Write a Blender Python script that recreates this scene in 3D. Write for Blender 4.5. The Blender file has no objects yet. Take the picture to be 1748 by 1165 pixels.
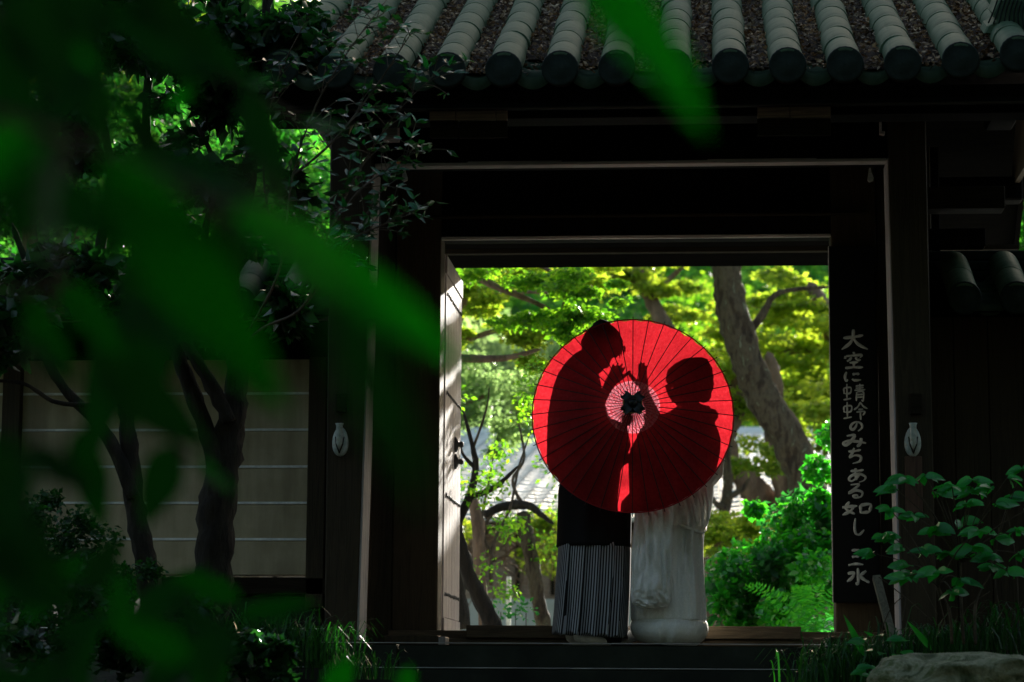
import bpy, bmesh, math, random
import numpy as np
from mathutils import Vector, Matrix, noise
R = math.radians
random.seed(7); rng = np.random.default_rng(7)
SC = bpy.context.scene; COL = SC.collection

# ------------------------------------------------------------------ camera, world, sun, exposure
FOC = 4127.0; CXP, CYP = 874.0, 582.5
CAM = Vector((0, 0, -.22))
_p, _y, _r = R(8.2), R(4.5), R(.35)
FW = Vector((-math.sin(_y)*math.cos(_p), math.cos(_y)*math.cos(_p), math.sin(_p)))
_r0 = Vector((math.cos(_y), math.sin(_y), 0)); _u0 = _r0.cross(FW)
RT = _r0*math.cos(_r) + _u0*math.sin(_r); UP = _u0*math.cos(_r) - _r0*math.sin(_r)
cd = bpy.data.cameras.new('camera'); cam = bpy.data.objects.new('camera', cd); COL.objects.link(cam)
cam.matrix_world = Matrix(((RT.x, UP.x, -FW.x, CAM.x), (RT.y, UP.y, -FW.y, CAM.y), (RT.z, UP.z, -FW.z, CAM.z), (0, 0, 0, 1)))
cd.sensor_width = 36; cd.lens = FOC/1748*36; cd.clip_start = .05; cd.clip_end = 400
cd.dof.use_dof = True; cd.dof.focus_distance = 12.05; cd.dof.aperture_fstop = 3.2
SC.camera = cam
SUN_EL, SUN_AZ = R(14.5), R(8)                  # behind the gate, a little to the right
SD = Vector((math.sin(SUN_AZ)*math.cos(SUN_EL), math.cos(SUN_AZ)*math.cos(SUN_EL), math.sin(SUN_EL)))  # towards the sun
w = bpy.data.worlds.new("World"); SC.world = w; w.use_nodes = True
nt = w.node_tree; nt.nodes.clear()
sky = nt.nodes.new('ShaderNodeTexSky'); sky.sky_type = 'NISHITA'; sky.sun_disc = False
sky.dust_density = 3.0; sky.ozone_density = .4; sky.sun_elevation = SUN_EL; sky.sun_rotation = SUN_AZ
bg = nt.nodes.new('ShaderNodeBackground'); bg.inputs[1].default_value = .11
wo = nt.nodes.new('ShaderNodeOutputWorld')
nt.links.new(sky.outputs[0], bg.inputs[0]); nt.links.new(bg.outputs[0], wo.inputs[0])
sl = bpy.data.lights.new('sun', 'SUN'); sl.energy = 5; sl.angle = R(.5); sl.color = (1, .95, .86)
so = bpy.data.objects.new('sun', sl); COL.objects.link(so)
so.rotation_euler = SD.to_track_quat('Z', 'Y').to_euler(); so.location = (3, 20, 12)
SC.view_settings.view_transform = 'Standard'; SC.view_settings.look = 'None'
SC.view_settings.exposure = 1.6; SC.view_settings.gamma = 1; SC.view_settings.use_curve_mapping = False

def P(x, y, Y):                                  # where the photograph's point (x, y) stands at depth Y
    d = FW + RT*((x-CXP)/FOC) - UP*((y-CYP)/FOC)
    return CAM + d*((Y-CAM.y)/d.y)
UY = 12.1                                        # depth of the umbrella
def S(x, y, Y):                                  # what throws its shadow onto (x, y) of the umbrella
    q = P(x, y, UY); return q + SD*((Y-UY)/SD.y)

# ------------------------------------------------------------------ materials
def nodes(name):
    m = bpy.data.materials.new(name); m.use_nodes = True
    t = m.node_tree; b = t.nodes['Principled BSDF']
    return m, t, b
def ramp(t, src, stops):
    r = t.nodes.new('ShaderNodeValToRGB'); t.links.new(src, r.inputs[0])
    while len(r.color_ramp.elements) < len(stops): r.color_ramp.elements.new(.5)
    for e, (p, c) in zip(r.color_ramp.elements, stops): e.position = p; e.color = (*c, 1)
    return r.outputs[0]
def coord(t, scale=(1, 1, 1), kind='Object'):
    c = t.nodes.new('ShaderNodeTexCoord'); mp = t.nodes.new('ShaderNodeMapping')
    mp.inputs['Scale'].default_value = scale; t.links.new(c.outputs[kind], mp.inputs[0]); return mp.outputs[0]
def ntex(t, vec, scale, detail=6, rough=.6, dist=0):
    n = t.nodes.new('ShaderNodeTexNoise'); t.links.new(vec, n.inputs['Vector'])
    n.inputs['Scale'].default_value = scale; n.inputs['Detail'].default_value = detail
    n.inputs['Roughness'].default_value = rough; n.inputs['Distortion'].default_value = dist
    return n.outputs['Fac']
def bump(t, b, h, s=.3, d=.01):
    k = t.nodes.new('ShaderNodeBump'); k.inputs['Strength'].default_value = s; k.inputs['Distance'].default_value = d
    t.links.new(h, k.inputs['Height']); t.links.new(k.outputs[0], b.inputs['Normal'])
def mixc(t, a, b, f, mode='MULTIPLY'):
    n = t.nodes.new('ShaderNodeMix'); n.data_type = 'RGBA'; n.blend_type = mode
    for i, s in ((6, a), (7, b)):
        if hasattr(s, 'links') or hasattr(s, 'is_linked'): t.links.new(s, n.inputs[i])
        else: n.inputs[i].default_value = (*s, 1)
    if hasattr(f, 'is_linked'): t.links.new(f, n.inputs[0])
    else: n.inputs[0].default_value = f
    return n.outputs[2]
def rough_mat(name, stops, scale=8, rough=.8, stretch=(1, 1, 1), bs=.3, bd=.01, spec=.3, detail=8, dist=0):
    m, t, b = nodes(name); v = coord(t, stretch)
    n = ntex(t, v, scale, detail, .62, dist)
    t.links.new(ramp(t, n, stops), b.inputs['Base Color'])
    b.inputs['Roughness'].default_value = rough; b.inputs['Specular IOR Level'].default_value = spec
    n2 = ntex(t, v, scale*4, 5); bump(t, b, n2, bs, bd)
    return m
def sc(c, k): return tuple(x*k for x in c)
def wood(name, c, axis='Z', rough=.75, k=1.0):
    st = {'Z': (14, 14, .7), 'X': (.7, 14, 14), 'Y': (14, .7, 14)}[axis]
    m, t, b = nodes(name); v = coord(t, st)
    g = ntex(t, v, 1.6, 8, .65, 1.2); g2 = ntex(t, v, 9, 4, .6, .3)
    col = ramp(t, g, [(.25, sc(c, .45)), (.48, c), (.56, sc(c, .6)), (.75, sc(c, 1.35))])
    v2 = coord(t, (1, 1, 1)); st2 = ntex(t, v2, 1.7, 6, .6)
    col = mixc(t, col, ramp(t, st2, [(.3, (.55, .55, .55)), (.65, (1, 1, 1))]), .8)
    t.links.new(col, b.inputs['Base Color']); b.inputs['Roughness'].default_value = rough
    b.inputs['Specular IOR Level'].default_value = .3 if c[0] > .03 else .04
    mx = t.nodes.new('ShaderNodeMath'); mx.operation = 'ADD'; t.links.new(g, mx.inputs[0]); t.links.new(g2, mx.inputs[1])
    bump(t, b, mx.outputs[0], .45, .006); return m
def leaf_mat(name, cols, trans=.5, tcol=None, rough=.45, per='Random Per Island', spec=.4, tk=1.6, bigvar=.6, bs=0.):
    m, t, b = nodes(name)
    if per == 'obj': rnd = t.nodes.new('ShaderNodeObjectInfo').outputs['Random']
    else: rnd = t.nodes.new('ShaderNodeNewGeometry').outputs['Random Per Island']
    n = len(cols); col = ramp(t, rnd, [((i+.5)/n, c) for i, c in enumerate(cols)])
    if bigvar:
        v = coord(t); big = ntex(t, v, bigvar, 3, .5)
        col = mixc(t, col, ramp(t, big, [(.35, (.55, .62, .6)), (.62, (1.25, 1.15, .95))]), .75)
    t.links.new(col, b.inputs['Base Color']); b.inputs['Roughness'].default_value = rough
    b.inputs['Specular IOR Level'].default_value = spec
    tr = t.nodes.new('ShaderNodeBsdfTranslucent')
    mul = mixc(t, col, tcol or (1.5*tk, 1.7*tk, .6*tk), 1.0)
    t.links.new(mul, tr.inputs[0])
    ms = t.nodes.new('ShaderNodeMixShader'); ms.inputs[0].default_value = trans
    t.links.new(b.outputs[0], ms.inputs[1]); t.links.new(tr.outputs[0], ms.inputs[2])
    t.links.new(ms.outputs[0], t.nodes['Material Output'].inputs[0]); return m
def plain(name, c, rough=.6, spec=.3, metal=0):
    m, t, b = nodes(name); v = coord(t); n = ntex(t, v, 22, 5)
    t.links.new(ramp(t, n, [(.3, sc(c, .75)), (.7, sc(c, 1.2))]), b.inputs['Base Color'])
    b.inputs['Roughness'].default_value = rough; b.inputs['Specular IOR Level'].default_value = spec
    b.inputs['Metallic'].default_value = metal; return m

M = {}
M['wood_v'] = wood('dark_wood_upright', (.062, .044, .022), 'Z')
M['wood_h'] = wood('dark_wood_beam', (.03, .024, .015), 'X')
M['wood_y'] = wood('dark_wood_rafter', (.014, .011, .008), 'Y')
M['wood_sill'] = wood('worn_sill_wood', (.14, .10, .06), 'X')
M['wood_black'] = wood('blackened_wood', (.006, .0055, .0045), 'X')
M['wood_brown'] = wood('brown_board', (.42, .31, .22), 'X')
M['wood_pale'] = wood('pale_lit_edge_wood', (.62, .56, .54), 'Z', k=.5)  # pale tone paints light on the edges facing the doorway
M['wood_grey'] = wood('silvered_and_lit_edge_wood', (.62, .58, .54), 'X')  # grey fittings; also paints the lines of light on lintels and steps
M['door_wood'] = wood('weathered_door_wood', (.50, .43, .41), 'Z')
M['iron'] = plain('black_iron', (.012, .012, .013), .5, .5)
M['tile'] = rough_mat('glaze_worn_tile', [(.28, (.016, .030, .014)), (.42, (.052, .085, .048)), (.55, (.08, .12, .07)), (.68, (.055, .085, .045)), (.8, (.17, .20, .13))], 5, .6, bs=.25, bd=.006, dist=.6, spec=.03)
M['tile_dark'] = rough_mat('dark_tile_face', [(.3, (.008, .012, .009)), (.6, (.02, .028, .022)), (.85, (.045, .055, .042))], 9, .65, spec=.05)
M['pan'] = rough_mat('pan_tile_clay', [(.3, (.012, .022, .012)), (.55, (.038, .064, .036)), (.8, (.08, .10, .065))], 7, .7, spec=.05)
M['litter'] = leaf_mat('dry_leaf', [(.08, .05, .03), (.2, .13, .08), (.34, .235, .15), (.5, .38, .26), (.10, .06, .035)], .1, tcol=(1, .8, .6), bigvar=3, rough=.8)
M['litter_bed'] = rough_mat('rotted_litter', [(.3, (.012, .008, .005)), (.7, (.07, .045, .028))], 40, .95, bs=.9, bd=.02)
m, t, b = nodes('beige_plaster'); v = coord(t); pn = ntex(t, v, 3, 8, .65); ps = ntex(t, coord(t, (6, 6, .7)), 1.6, 6, .6)
pc = mixc(t, ramp(t, pn, [(.3, (.42, .345, .21)), (.6, (.55, .46, .295)), (.85, (.62, .53, .36))]), ramp(t, ps, [(.35, (.66, .65, .62)), (.6, (1, 1, 1))]), .75)
t.links.new(pc, b.inputs['Base Color']); b.inputs['Roughness'].default_value = .92; bump(t, b, ntex(t, v, 60, 4), .6, .004); M['plaster'] = m
M['white'] = plain('white_lime', (.88, .88, .82), .7)
M['stone'] = rough_mat('dark_step_stone', [(.3, (.01, .012, .008)), (.6, (.025, .03, .02)), (.85, (.05, .055, .04))], 3, .85, bs=.6, bd=.01)
M['rock'] = rough_mat('mossy_boulder', [(.28, (.02, .024, .012)), (.40, (.08, .10, .045)), (.52, (.26, .27, .17)), (.60, (.10, .13, .05)), (.72, (.30, .30, .21)), (.9, (.42, .40, .32))], 6, .9, bs=1, bd=.03, dist=1.2)
M['soil'] = rough_mat('damp_soil', [(.3, (.012, .014, .008)), (.7, (.05, .045, .025))], 6, .95, bs=.6, bd=.02)
M['gravel'] = rough_mat('pale_garden_ground', [(.3, (.4, .42, .36)), (.7, (.62, .63, .56))], 1.5, .95)
M['bark_d'] = rough_mat('dark_bark', [(.3, (.01, .009, .007)), (.55, (.035, .028, .02)), (.8, (.07, .065, .04))], 6, .9, (3, 3, .8), 1, .02)
M['bark_l'] = rough_mat('lichen_bark', [(.30, (.018, .012, .008)), (.44, (.07, .048, .028)), (.52, (.14, .11, .065)), (.58, (.075, .052, .03)), (.66, (.24, .25, .15)), (.8, (.46, .45, .33))], 4.5, .9, (3, 3, .8), 1, .06, detail=12, dist=.4)
M['bark_b'] = rough_mat('warm_bark', [(.3, (.07, .045, .03)), (.6, (.26, .17, .11)), (.85, (.40, .29, .19))], 5, .9, (2, 2, .6), 1, .03)
M['twig'] = rough_mat('twig_bark', [(.3, (.03, .025, .015)), (.7, (.12, .09, .06))], 20, .9)
M['cream_pole'] = plain('pale_post', (.75, .72, .6), .7)
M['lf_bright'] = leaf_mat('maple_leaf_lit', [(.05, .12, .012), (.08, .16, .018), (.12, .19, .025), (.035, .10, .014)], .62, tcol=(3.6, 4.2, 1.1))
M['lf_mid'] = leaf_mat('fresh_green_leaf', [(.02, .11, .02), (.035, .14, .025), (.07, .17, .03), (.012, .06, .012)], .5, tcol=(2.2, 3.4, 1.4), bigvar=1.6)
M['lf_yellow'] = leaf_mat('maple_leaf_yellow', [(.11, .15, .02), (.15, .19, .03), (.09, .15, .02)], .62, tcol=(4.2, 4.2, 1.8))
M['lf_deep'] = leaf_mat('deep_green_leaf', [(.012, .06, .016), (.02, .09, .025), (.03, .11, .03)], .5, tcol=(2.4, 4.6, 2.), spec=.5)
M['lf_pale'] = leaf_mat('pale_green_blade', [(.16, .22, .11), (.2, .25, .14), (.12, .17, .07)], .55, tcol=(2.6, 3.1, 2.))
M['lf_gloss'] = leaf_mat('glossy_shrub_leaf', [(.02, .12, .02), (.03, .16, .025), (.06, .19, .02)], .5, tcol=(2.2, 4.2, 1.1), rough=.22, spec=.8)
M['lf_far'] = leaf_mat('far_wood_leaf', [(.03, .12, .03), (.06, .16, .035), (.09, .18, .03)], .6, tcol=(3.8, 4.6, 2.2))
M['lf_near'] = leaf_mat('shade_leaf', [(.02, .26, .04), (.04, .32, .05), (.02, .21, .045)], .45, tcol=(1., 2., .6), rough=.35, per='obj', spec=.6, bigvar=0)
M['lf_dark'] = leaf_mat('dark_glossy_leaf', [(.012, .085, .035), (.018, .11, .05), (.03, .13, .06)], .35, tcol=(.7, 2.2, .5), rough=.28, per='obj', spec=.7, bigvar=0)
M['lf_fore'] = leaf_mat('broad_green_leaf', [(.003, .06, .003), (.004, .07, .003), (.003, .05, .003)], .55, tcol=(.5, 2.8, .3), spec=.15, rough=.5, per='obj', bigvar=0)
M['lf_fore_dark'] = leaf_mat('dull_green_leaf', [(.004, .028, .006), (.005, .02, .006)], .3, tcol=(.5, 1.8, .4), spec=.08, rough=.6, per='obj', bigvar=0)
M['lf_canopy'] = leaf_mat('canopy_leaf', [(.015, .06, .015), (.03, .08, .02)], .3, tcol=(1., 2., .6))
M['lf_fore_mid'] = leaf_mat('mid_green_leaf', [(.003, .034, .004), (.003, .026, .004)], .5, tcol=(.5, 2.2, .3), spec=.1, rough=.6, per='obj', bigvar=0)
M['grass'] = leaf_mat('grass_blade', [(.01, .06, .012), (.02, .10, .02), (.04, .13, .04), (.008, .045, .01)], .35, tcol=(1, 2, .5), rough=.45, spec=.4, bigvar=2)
M['red_paper'] = None

# ------------------------------------------------------------------ object helpers
def setp(o, label=None, cat=None, group=None, kind=None):
    for k, v in (('label', label), ('category', cat), ('group', group), ('kind', kind)):
        if v: o[k] = v
    return o
def thing(name, loc, label, cat, group=None):
    o = bpy.data.objects.new(name, None); COL.objects.link(o); o.location = loc; o.empty_display_size = .1
    return setp(o, label, cat, group)
def wloc(p):
    v = Vector((0, 0, 0))
    while p is not None: v = v + p.location; p = p.parent
    return v
def mk(name, verts, faces, mat, parent=None, smooth=False, uv=None):
    me = bpy.data.meshes.new(name)
    verts = np.asarray(verts, dtype=np.float32).reshape(-1, 3)
    if parent is not None: verts = verts - np.array(wloc(parent), dtype=np.float32)
    if isinstance(faces, np.ndarray):
        n, k = faces.shape
        me.vertices.add(len(verts)); me.vertices.foreach_set('co', verts.ravel())
        me.loops.add(n*k); me.loops.foreach_set('vertex_index', faces.astype(np.int32).ravel())
        me.polygons.add(n); me.polygons.foreach_set('loop_start', np.arange(0, n*k, k, dtype=np.int32))
        me.polygons.foreach_set('loop_total', np.full(n, k, dtype=np.int32)); me.update(calc_edges=True)
    else: me.from_pydata(verts.tolist(), [], faces)
    if smooth: me.polygons.foreach_set('use_smooth', [True]*len(me.polygons))
    if uv is not None:
        l = me.uv_layers.new(name='UVMap'); idx = np.zeros(len(me.loops), dtype=np.int32)
        me.loops.foreach_get('vertex_index', idx); l.data.foreach_set('uv', np.asarray(uv, dtype=np.float32)[idx].ravel())
    me.materials.append(mat); me.update()
    o = bpy.data.objects.new(name, me); COL.objects.link(o)
    if parent is not None: o.parent = parent
    return o
def place(name, me, mw, parent=None):
    o = bpy.data.objects.new(name, me); COL.objects.link(o)
    if parent is not None: o.parent = parent; mw = Matrix.Translation(-wloc(parent)) @ mw
    o.matrix_basis = mw; return o
def box_bm(x0, x1, y0, y1, z0, z1, bev=.005, top=None):
    bm = bmesh.new(); t = top or (x0, x1, y0, y1)
    v = [bm.verts.new(c) for c in ((x0, y0, z0), (x1, y0, z0), (x1, y1, z0), (x0, y1, z0), (t[0], t[2], z1), (t[1], t[2], z1), (t[1], t[3], z1), (t[0], t[3], z1))]
    for f in ((0, 3, 2, 1), (4, 5, 6, 7), (0, 1, 5, 4), (1, 2, 6, 5), (2, 3, 7, 6), (3, 0, 4, 7)): bm.faces.new([v[i] for i in f])
    if bev: bmesh.ops.bevel(bm, geom=bm.edges[:], offset=bev, segments=1, affect='EDGES')
    return bm
def box(name, x0, x1, y0, y1, z0, z1, mat, parent=None, bev=.005, top=None):
    bm = box_bm(x0, x1, y0, y1, z0, z1, bev, top)
    vs = [v.co[:] for v in bm.verts]; bm.verts.index_update(); fs = [[v.index for v in f.verts] for f in bm.faces]; bm.free()
    return mk(name, vs, fs, mat, parent)
def frames(pts):
    pts = [Vector(p) for p in pts]; out = []; u = None
    for i, p in enumerate(pts):
        d = (pts[min(i+1, len(pts)-1)] - pts[max(i-1, 0)]).normalized()
        if u is None: u = d.orthogonal().normalized()
        u = (u - d*u.dot(d)).normalized(); out.append((p, u, d.cross(u)))
    return out
def tube(pts, rad, n=8, wob=0., cap=True, V=None, F=None):
    V = [] if V is None else V; F = [] if F is None else F; b = len(V)
    fr = frames(pts)
    for i, (p, u, v) in enumerate(fr):
        r = rad[i] if hasattr(rad, '__len__') else rad
        for k in range(n):
            a = 2*math.pi*k/n; rr = r*(1+(wob*noise.noise((p + (u*math.cos(a)+v*math.sin(a))*r)*(1.4/max(r, .03))) if wob else 0))
            V.append((p + (u*math.cos(a)+v*math.sin(a))*rr)[:])
    for i in range(len(pts)-1):
        for k in range(n):
            a = b+i*n+k; c = b+i*n+(k+1) % n; F.append((a, c, c+n, a+n))
    if cap:
        F.append(tuple(b+k for k in range(n))[::-1]); F.append(tuple(b+(len(pts)-1)*n+k for k in range(n)))
    return V, F
def spline(pts, n=6):
    pts = [Vector(p) for p in pts]; out = []
    for i in range(len(pts)-1):
        p0, p1, p2, p3 = pts[max(i-1, 0)], pts[i], pts[i+1], pts[min(i+2, len(pts)-1)]
        for k in range(n):
            t = k/n
            out.append(.5*((2*p1) + (p2-p0)*t + (2*p0-5*p1+4*p2-p3)*t*t + (3*p1-p0-3*p2+p3)*t**3))
    out.append(pts[-1]); return out

# leaves: n little folded blades in one mesh
CORR0 = np.array([-.35, 12.2, 1.15]); CORRD = np.array(SD)
def corridor(c, rad=.95):                        # the clearing that the low sun shines through
    d = c - CORR0; t = d @ CORRD; q = d - t[:, None]*CORRD
    return ~((t > 1.5) & (np.linalg.norm(q, axis=1) < rad))
def leaves(c, size, aspect=.55, droop=.3, flat=.5, seed=0, quad=True, cull=True, up=None):
    g = np.random.default_rng(seed); c = np.asarray(c, float)
    if cull: c = c[corridor(c)]
    n = len(c)
    if n == 0: return np.zeros((0, 3)), np.zeros((0, 4), int)
    d = g.normal(size=(n, 3)); d[:, 2] = d[:, 2]*flat - droop; d /= np.linalg.norm(d, axis=1)[:, None]
    nn = g.normal(size=(n, 3))*[1-flat*.3, 1-flat*.3, 1] + [0, 0, .6]
    s = np.cross(d, nn); s /= np.linalg.norm(s, axis=1)[:, None]+1e-9; nn = np.cross(s, d)
    L = size*(.6+.8*g.random(n))[:, None]; W = L*aspect*.5
    a = c; tip = c + d*L; l = c + d*L*.45 + s*W + nn*W*.35; r = c + d*L*.45 - s*W + nn*W*.35
    V = np.stack([a, l, tip, r], 1).reshape(-1, 3); b = np.arange(n)[:, None]*4
    F = np.concatenate([b + np.array([0, 1, 2]), b + np.array([0, 2, 3])])
    return V, F
def cloud(centers, radii, counts, seed=0, flat=1., shell=.35):
    g = np.random.default_rng(seed); out = []
    for (c, r, n) in zip(centers, radii, counts):
        d = g.normal(size=(n, 3)); d /= np.linalg.norm(d, axis=1)[:, None]
        rr = (shell + (1-shell)*g.random(n)**.6)*r
        out.append(np.asarray(c) + d*rr[:, None]*[1, 1, flat])
    return np.concatenate(out)
def branch_tree(base, h_pts, r0, mat, parent, levels=3, nb=5, spread=.9, lenf=.45, seed=0, up=.35, start=.35, n=9, trunk_r=None, tipmin=.006, name='trunk', wob=.25):
    g = random.Random(seed); pts = spline(h_pts, 6); N = len(pts)
    rad = [trunk_r[0]+(trunk_r[1]-trunk_r[0])*i/(N-1) for i in range(N)] if trunk_r else [r0*(1-.7*i/(N-1)) for i in range(N)]
    V, F = tube(pts, rad, n+3, wob); mk(name, V, F, mat, parent, True)
    BV, BF, tips = [], [], []
    L0 = sum((pts[i+1]-pts[i]).length for i in range(N-1))
    def grow(p, d, L, r, lev):
        q = [p]; dd = d.copy(); m = 5
        for i in range(m):
            dd = (dd + Vector((g.uniform(-1, 1), g.uniform(-1, 1), g.uniform(-.6, 1)*up))*.33).normalized(); q.append(q[-1]+dd*L/m)
        tube(q, [r*(1-.6*i/m) for i in range(m+1)], 5 if lev > 1 else 6, 0, False, BV, BF)
        if lev <= 1: tips.extend([q[3], q[5]])
        if lev > 0:
            for k in range(3 if lev > 1 else 2):
                i = g.randint(2, m); nd = (dd + Vector((g.uniform(-1, 1), g.uniform(-1, 1), g.uniform(-.5, 1)*up))*spread).normalized()
                grow(q[i], nd, L*.62, max(r*.5, tipmin), lev-1)
        else: tips.append(q[-1])
    for k in range(nb):
        i = int((start+(1-start)*k/max(1, nb-1))*(N-1)); a = g.uniform(0, 6.28)
        grow(pts[i], Vector((math.cos(a), math.sin(a), up)).normalized(), L0*lenf*g.uniform(.7, 1.2), rad[i]*.55, levels-1)
    if BV: mk('branch', BV, BF, mat, parent, True)
    return tips

# ------------------------------------------------------------------ ground
def ground_z(x, y):
    z = 0.
    if y < 11.9: z = -.14*(11.9-y) if y > 10.6 else -.182 - .13*(10.6-y)
    z = max(z, -1.75)
    
    return z
gx = np.concatenate([np.linspace(-90, -8, 14), np.linspace(-6, 6, 49), np.linspace(8, 90, 14)])
gy = np.concatenate([np.linspace(-60, 0, 10), np.linspace(1, 40, 118), np.linspace(45, 140, 16)])
V = []; 
for y in gy:
    for x in gx:
        z = ground_z(x, y) - .03
        inner = -2.1 < x < 1.4 and y > 9
        if not inner: z += .05*noise.noise((x*1.3, y*1.3, 0))
        if inner and y < 13.4: z -= .16
        V.append((x, y, z))
nx = len(gx); F = [(j*nx+i, j*nx+i+1, (j+1)*nx+i+1, (j+1)*nx+i) for j in range(len(gy)-1) for i in range(nx-1)]
setp(mk('ground', V, F, M['soil'], None, True), kind='structure')
# stone steps: each long slab of its own
root = thing('stone_steps', (-.3, 12, 0), 'dark mossy stone steps rising to the gate threshold', 'steps')
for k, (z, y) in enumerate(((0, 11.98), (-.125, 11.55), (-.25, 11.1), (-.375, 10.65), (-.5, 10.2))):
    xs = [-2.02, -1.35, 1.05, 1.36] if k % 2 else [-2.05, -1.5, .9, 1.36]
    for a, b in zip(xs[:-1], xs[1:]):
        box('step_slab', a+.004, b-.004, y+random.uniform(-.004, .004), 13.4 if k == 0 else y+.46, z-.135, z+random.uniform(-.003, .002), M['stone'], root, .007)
    box('lit_step_edge', -2.0, 1.34, y-.006, y+.03, z+.0035, z+.0075, M['wood_grey'], root, .001)  # pale strip paints the line of light along the step edge
setp(box('garden_ground', -9, 7, 13.5, 26, -.06, -.012, M['gravel'], None, 0), kind='structure')

# ------------------------------------------------------------------ the gate
gate = thing('wooden_gate', (-.35, 13, 0), 'dark timber temple gate with green tiled roof and open doors', 'gate')
def gb(name, *a, mat='wood_h', **k): return box(name, *a, M[mat], gate, **k)
gb('post', -1.888, -1.726, 12.1, 12.38, 0, 2.72, mat='wood_v', top=(-1.90, -1.675, 12.1, 12.38), bev=.006)
gb('post', .983, 1.154, 12.1, 12.38, 0, 2.72, mat='wood_v', top=(.952, 1.146, 12.1, 12.38), bev=.006)
# pale strips painting the lit edges of the posts' inner sides and the lintel
box('lit_edge_strip', -1.727, -1.714, 12.11, 12.37, .02, 2.44, M['wood_pale'], gate, .003, top=(-1.683, -1.672, 12.11, 12.37))
box('lit_edge_strip', .971, .984, 12.11, 12.37, .02, 2.46, M['wood_pale'], gate, .003, top=(.950, .960, 12.11, 12.37))
gb('lintel', -2.0, 1.45, 12.06, 12.34, 2.722, 2.95, mat='wood_black')
gb('head_beam', -1.672, .95, 12.14, 12.34, 2.462, 2.72, mat='wood_black')
box('lit_edge_strip', -1.67, .948, 12.12, 12.20, 2.444, 2.461, M['wood_grey'], gate, .003)
gb('inner_post', -1.66, -1.414, 12.98, 13.18, 0, 2.72, mat='wood_v')
gb('inner_post', .708, .95, 12.98, 13.18, 0, 2.72, mat='wood_v')
gb('door_lintel', -1.414, .708, 12.98, 13.2, 2.235, 2.42, mat='wood_black')
box('lit_edge_strip', -1.412, .706, 12.968, 12.99, 2.216, 2.234, M['wood_grey'], gate, .003)  # painted bright line under the door lintel
gb('transom_board', -1.66, .95, 13.0, 13.06, 2.425, 2.72, mat='wood_black')
gb('ledge', -1.6, .9, 12.94, 12.99, 2.335, 2.347, mat='wood_h', bev=.002)
p0, p1 = P(800, 330, 12.2), P(960, 330, 12.2)
box('batten', p0.x, p1.x, 12.125, 12.139, 2.462, 2.467, M['wood_grey'], gate, .001)
box('batten', P(1208, 328, 12.2).x, P(1393, 328, 12.2).x, 12.125, 12.139, 2.462, 2.466, M['wood_grey'], gate, .001)
# wing boards between front and inner posts
for x0, x1 in ((-1.99, -1.83), (-1.826, -1.664)): gb('wing_board', x0, x1, 13.0, 13.03, 0, 2.72, mat='wood_v')
for x0, x1 in ((.954, 1.10), (1.104, 1.25)): gb('wing_board', x0, x1, 13.0, 13.03, 0, 2.72, mat='wood_v')
gb('backing_board', -2.0, -1.664, 13.032, 13.045, -.05, 2.72, mat='wood_black'); gb('backing_board', .954, 1.3, 13.032, 13.045, -.05, 2.72, mat='wood_black')
for y0, y1 in ((12.385, 12.68), (12.684, 12.975)):
    gb('side_board', -1.80, -1.775, y0, y1, 0, 2.72, mat='wood_v'); gb('side_board', 1.05, 1.075, y0, y1, 0, 2.72, mat='wood_v')
# sill
gb('threshold', -1.66, .95, 12.82, 12.977, 0.002, P(900, 1077, 12.82).z, mat='wood_sill', bev=.004)
gb('sill_board', P(797, 1070, 12.7).x, P(1367, 1070, 12.7).x, 12.66, 12.80, P(900, 1090, 12.66).z, P(900, 1068, 12.66).z, mat='wood_sill', bev=.004)
gb('sill_board', P(797, 1070, 12.7).x-.3, P(1367, 1070, 12.7).x+.2, 12.68, 12.815, .002, P(900, 1091, 12.68).z, mat='wood_sill')
gb('foot_block', P(655, 1085, 12.42).x, P(748, 1085, 12.42).x, 12.42, 12.6, .002, P(700, 1085, 12.42).z, mat='wood_v')
box('foot_block', P(748, 1085, 12.42).x+.001, P(760, 1085, 12.42).x, 12.425, 12.6, .002, P(748, 1087, 12.42).z, M['wood_pale'], gate, .004)  # pale slice paints the block's bright side
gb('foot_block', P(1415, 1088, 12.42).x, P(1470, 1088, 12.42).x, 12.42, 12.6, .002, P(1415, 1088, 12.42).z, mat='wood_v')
box('foot_block', P(1409, 1088, 12.42).x, P(1415, 1088, 12.42).x-.001, 12.425, 12.6, .002, P(1415, 1090, 12.42).z, M['wood_pale'], gate, .003)  # same painted bright side on the right block
# brackets, boards and pegs under the eave
def pxbox(name, x0, y0, x1, y1, Y, th, mat, bev=.003, parent=gate):
    a, b = P(x0, y1, Y), P(x1, y0, Y)
    return box(name, a.x, b.x, Y, Y+th, a.z, b.z, M[mat], parent, bev)
for xa, xb in ((733, 777), (778, 846), (847, 866)): pxbox('bracket_board', xa, 185, xb, 205, 11.165, .03, 'wood_brown')
for xa, xb in ((734, 782), (783, 866)): pxbox('bracket_board', xa, 206, xb, 236, 11.178, .018, 'wood_h')
for xa, xb in ((1293, 1348), (1349, 1418)): pxbox('bracket_board', xa, 180, xb, 201, 11.165, .03, 'wood_brown')
for xa, xb in ((1293, 1350), (1351, 1418)): pxbox('bracket_board', xa, 202, xb, 232, 11.178, .018, 'wood_h')
pxbox('tenon_end', 652, 212, 679, 237, 11.9, .1, 'wood_grey'); pxbox('tenon_end', 1502, 203, 1505, 228, 11.98, .05, 'wood_grey')
pxbox('tenon_end', 1505, 224, 1511, 229, 11.98, .05, 'wood_grey')
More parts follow.
